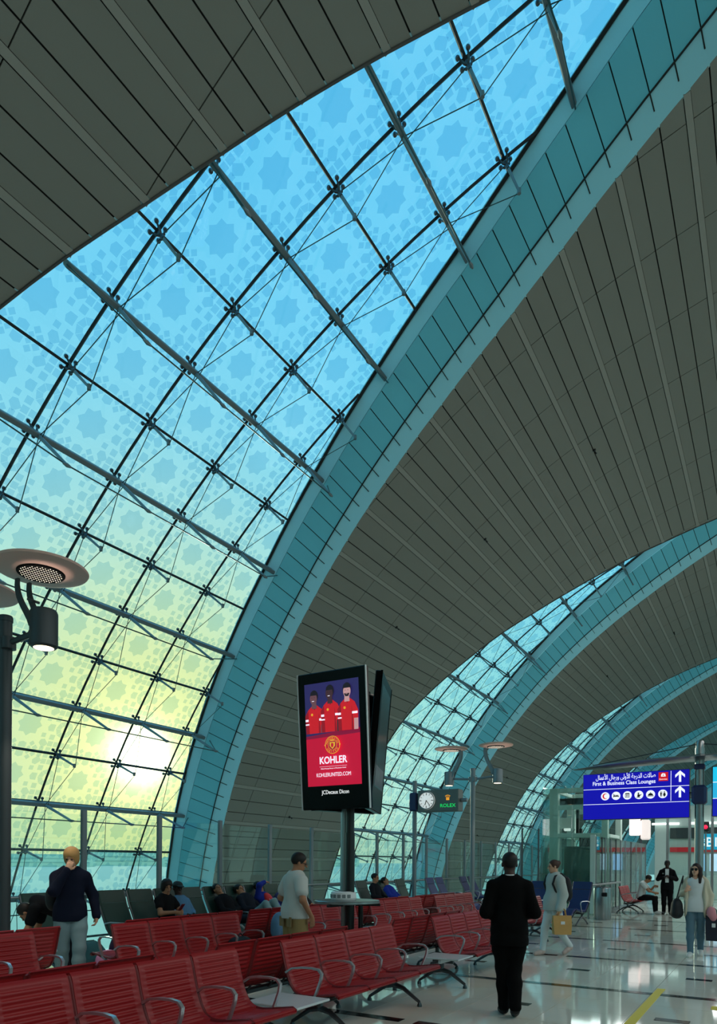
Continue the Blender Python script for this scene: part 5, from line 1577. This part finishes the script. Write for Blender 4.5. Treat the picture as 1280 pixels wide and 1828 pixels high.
# ---- blonde with hand to the face, walking between the rows
aw = yaw_to(.75, -.45)
p_, q_ = person('blonde in dark navy jacket holding a hand to the face, walking between rows', -7.72, 5.72, aw,
    stand(w=1.02, face=(.35, .9, -.35), head=(0, .05, 1.625), elR=(.20, .16, 1.22), wrR=(.06, .20, 1.47), hdR=(-.35, -.1, .9), pmR=(-.3, -1, 0), elL=(-.27, -.06, 1.15), wrL=(-.30, .02, .90), curl=.8,
          knL=(-.09, .12, .52), anL=(-.08, .14, .10), toL=(-.09, .30, .03), knR=(.09, -.02, .50), anR=(.09, -.22, .14), toR=(.10, -.08, .04)),
    SK_L, (22, 28, 46), (126, 152, 158), (196, 150, 92), (200, 200, 196), vox=.012, hem=.12, top_pad=.022, leg_pad=.020, hair_style='bob', seed=14, scale=1.03, fold=.006)
blob('shoulder_bag', M_BAGBLK, .016, lambda F: F.ell((.20, -.16, 1.12), (.08, .08, .16), None, .04), p_)

# ---- traveller bending down at far left
p_, q_ = person('traveller in black bending down over luggage at the far left lounger', -8.35, 6.15, yaw_to(-.75, -.6),
    stand(pelvis=(0, -.06, .88), chest=(0, .28, 1.02), neck=(0, .43, 1.0), head=(0, .55, .92), face=(0, .5, -.85), up=(0, .85, .4), shL=(-.18, .38, .98), shR=(.18, .38, .98), elL=(-.22, .46, .70), wrL=(-.14, .58, .50), elR=(.22, .46, .70), wrR=(.14, .58, .48),
          hipL=(-.09, -.06, .85), hipR=(.09, -.06, .85), knL=(-.10, .06, .47), knR=(.10, .06, .47)),
    SK_M, (18, 20, 24), (24, 28, 36), (24, 20, 18), vox=.014, sleeve=.6, seed=16, hem=.02)
MB().tube([(.17 * math.cos(t), -.02 + .13 * math.sin(t), .97 + .05 * math.sin(t)) for t in np.linspace(0, 2 * PI, 24)[:-1]], .018, n=6, closed=True).build('belt', mat('belt_tan', (176, 150, 116), .6), p_)

# ---- people on the loungers (they face +X like the loungers)
SX = LX
ys = [q[1] for q in LOUNGE]
p_, q_ = person('woman in black T-shirt and jeans sitting on a lounger with a phone', SX + .16, ys[2], -PI / 2,
    sit(chest=(0, -.04, .88), neck=(0, -.05, 1.06), head=(0, -.02, 1.20), face=(.35, 1, -.2), shL=(-.155, -.05, .965), shR=(.155, -.05, .965), elL=(-.23, .08, .76), wrL=(-.06, .24, .80), elR=(.23, .08, .76), wrR=(.08, .26, .78), w=.95, curl=.8),
    SK_M, (22, 22, 24), (46, 70, 96), (30, 22, 20), vox=.014, sleeve=.45, hair_style='bob', seed=18, z=.0, hem=.05)
MB().bbox((0, .33, .86), (.075, .012, .15), .004, rot=Matrix.Rotation(-.7, 3, 'X')).build('phone', mat('phone_red', (120, 30, 34), .4), p_)
p_, q_ = person('man in light blue shirt and dark cap resting on a lounger', SX + .02, ys[3], -PI / 2,
    recline(face=(.3, .9, -.1), up=(0, 0, 1), chest=(0, -.14, .82), neck=(0, -.22, .99), head=(0, -.24, 1.14), shL=(-.168, -.20, .905), shR=(.168, -.20, .905)),
    SK_D, (92, 132, 166), (40, 70, 110), (20, 18, 18), vox=.014, seed=20, hem=.05)
c_ = q_['A']['head']; l_, f_, u_ = q_['l'], q_['f'], q_['u']
blob('cap', mat('cap_dark', (26, 38, 40), .7), .012, lambda F: (F.ell(c_ + u_ * .055 - f_ * .012, (.092, .108, .080), np.array([l_, f_, u_]), .02), F.ell(c_ + u_ * .055 + f_ * .12, (.065, .075, .012), np.array([l_, f_, u_]), .02), F.cut(c_ + u_ * .035, -u_)), p_)
person('man in black asleep on a lounger, head tipped back', SX + .02, ys[5], -PI / 2,
    recline(head=(.03, -.40, 1.08), face=(.3, .7, .55), wrL=(-.02, .02, .66), wrR=(.06, .05, .64)), SK_M, (22, 22, 26), (26, 30, 40), (20, 18, 18), vox=.014, seed=22, hem=.05)
person('traveller in pale denim lying on a lounger with knees drawn up', SX + .05, ys[6], -PI / 2,
    recline(head=(.0, -.42, 1.05), knL=(-.12, .38, .84), anL=(-.12, .62, .50), toL=(-.13, .76, .46), knR=(.12, .36, .80), anR=(.13, .60, .48), toR=(.14, .74, .44)), SK_M, (30, 34, 44), (132, 158, 160), (26, 22, 20), vox=.014, seed=24, hem=.05)
p_, q_ = person('traveller in red and blue jersey lying on a lounger, arm over face', SX + .02, ys[7], -PI / 2,
    recline(elR=(.20, -.20, 1.14), wrR=(.02, -.22, 1.20), hdR=(-1, 0, .1), elL=(-.27, -.08, .70)), SK_M, (34, 50, 140), (26, 30, 70), (24, 20, 20), vox=.014, seed=26, hem=.05)
blob('jersey_front', mat('jersey_red', (186, 26, 36), .7), .013, lambda F: (F.ell((0, -.115, .83), (.115, .085, .17), np.array([[1, 0, 0], [0, .85, .53], [0, -.53, .85]]), .02), F.ell((0, -.02, .68), (.12, .10, .12), None, .03)), p_)
for i, ch in enumerate('191'):
    words(p_, ch, -.055 + .055 * i, -.03, .11, M_WHITE, .0, 'CENTER', name='jersey_number', rot=(.95, 0, PI)).location = (.055 - .055 * i, -.005, .80)
ct = empty('coat', (SX + .05, ys[8], 0)); tag(ct, 'dark blue coat thrown over the lounger beside the jersey wearer', 'coat')
blob('cloth', mat('coat_blue', (26, 36, 84), .85), .018, lambda F: (F.ell((-.28, 0, .74), (.16, .24, .26), None, .06), F.ell((.10, 0, .50), (.34, .22, .08), None, .06), F.ell((.5, .05, .47), (.25, .16, .06), None, .06)), ct, .012, 5)
person('traveller in dark clothes on the lounger left of the white T-shirt man, hand at face', SX + .02, ys[9], -PI / 2,
    recline(elR=(.24, -.06, .92), wrR=(.10, -.20, 1.06), hdR=(-.4, -.5, .5)), SK_M, (28, 30, 36), (24, 26, 32), (22, 18, 18), vox=.016, seed=28, hem=.05)
person('far traveller in blue reclining beyond the high table', SX + .02, ys[11], -PI / 2, recline(), SK_M, (40, 56, 150), (24, 28, 40), (22, 18, 18), vox=.018, seed=30, hem=.05)
person('far traveller with dark hair sitting just right of the totem column', SX + .02, ys[10], -PI / 2, sit(), SK_M, (26, 28, 34), (26, 30, 38), (22, 18, 18), vox=.018, seed=32, hem=.05)

# ================================================================== LUGGAGE AND SMALL THINGS
def bag(label, x, y, z, parts, m, name='bag', cat='bag', vox=.014, fold=.006, seed=1):
    b = empty(name, (x, y, z)); tag(b, label, cat)
    blob('body', m, vox, lambda F: [F.ell(c, r, None, .04) for c, r in parts], b, fold, seed)
    return b
b = bag('purple rucksack on the floor right of the walking blonde', -8.25, 6.95, .0, (((0, 0, .30), (.17, .13, .30)), ((0, .10, .18), (.13, .08, .16))), mat('bag_purple', (44, 26, 66), .7)); MB().tube([(-.03, 0, .58), (0, 0, .64), (.03, 0, .58)], .01, n=6).build('handle', M_BAGBLK, b)
bag('pink blanket heaped below the purple rucksack', -7.95, 6.50, .0, (((0, 0, .20), (.20, .16, .20)), ((.1, .12, .14), (.18, .14, .14))), mat('blanket_pink', (196, 128, 170), .85), 'blanket', 'blanket')
cb = empty('carton', (-8.0, 7.35, 0), .3); tag(cb, 'small brown carton by the empty lounger beside the phone woman', 'box'); MB().bbox((0, 0, .26), (.36, .26, .24), .01).build('body', M_KRAFT, cb); MB().bbox((0, 0, .385), (.37, .06, .006), .002).build('tape', mat('tape_tan', (206, 182, 140), .4), cb); MB().bbox((0, 0, .07), (.3, .22, .13), .01).build('base', M_KRAFT, cb)
b = bag('black holdall lying on the seat at the end of the second row', -6.38, 7.45, .44, (((0, 0, .07), (.14, .20, .085)),), M_BAGBLK); MB().tube([(0, -.08, .14), (0, 0, .20), (0, .08, .14)], .01, n=6).build('handle', M_BAGBLK, b)
bt = mat('bottle_clear', (150, 200, 205), .1)
for i, (dx, dy) in enumerate(((0, 0), (.09, .05))):
    w_ = empty('water_bottle', (-8.02 + dx, 10.0 + dy, .0)); tag(w_, ('clear water bottle standing on the floor by the sleeping man, left one', 'clear water bottle standing on the floor by the sleeping man, right one')[i], 'bottle')
    MB().lathe([(.03, 0), (.034, .02), (.034, .17), (.014, .22), (.014, .24)], n=14).build('body', bt, w_, smooth=40); MB().lathe([(.016, .24), (.016, .26)], n=10).build('cap', mat('cap_blue', (40, 90, 190), .4), w_)
bag('black bag lying on the second navy lounger right of the clock pole', -9.15, 21.75, .46, (((0, 0, .08), (.16, .18, .10)), ((.1, .05, .06), (.12, .14, .08))), M_BAGBLK)
dj = bag('light denim jacket hung over the red seat behind the man in white T-shirt', -6.62, 8.62, .40, (((0, 0, .22), (.10, .14, .22)), ((.04, .02, .38), (.09, .12, .08)), ((.05, -.10, .2), (.06, .05, .16))), mat('denim_pale', (96, 136, 168), .85), 'jacket', 'jacket')
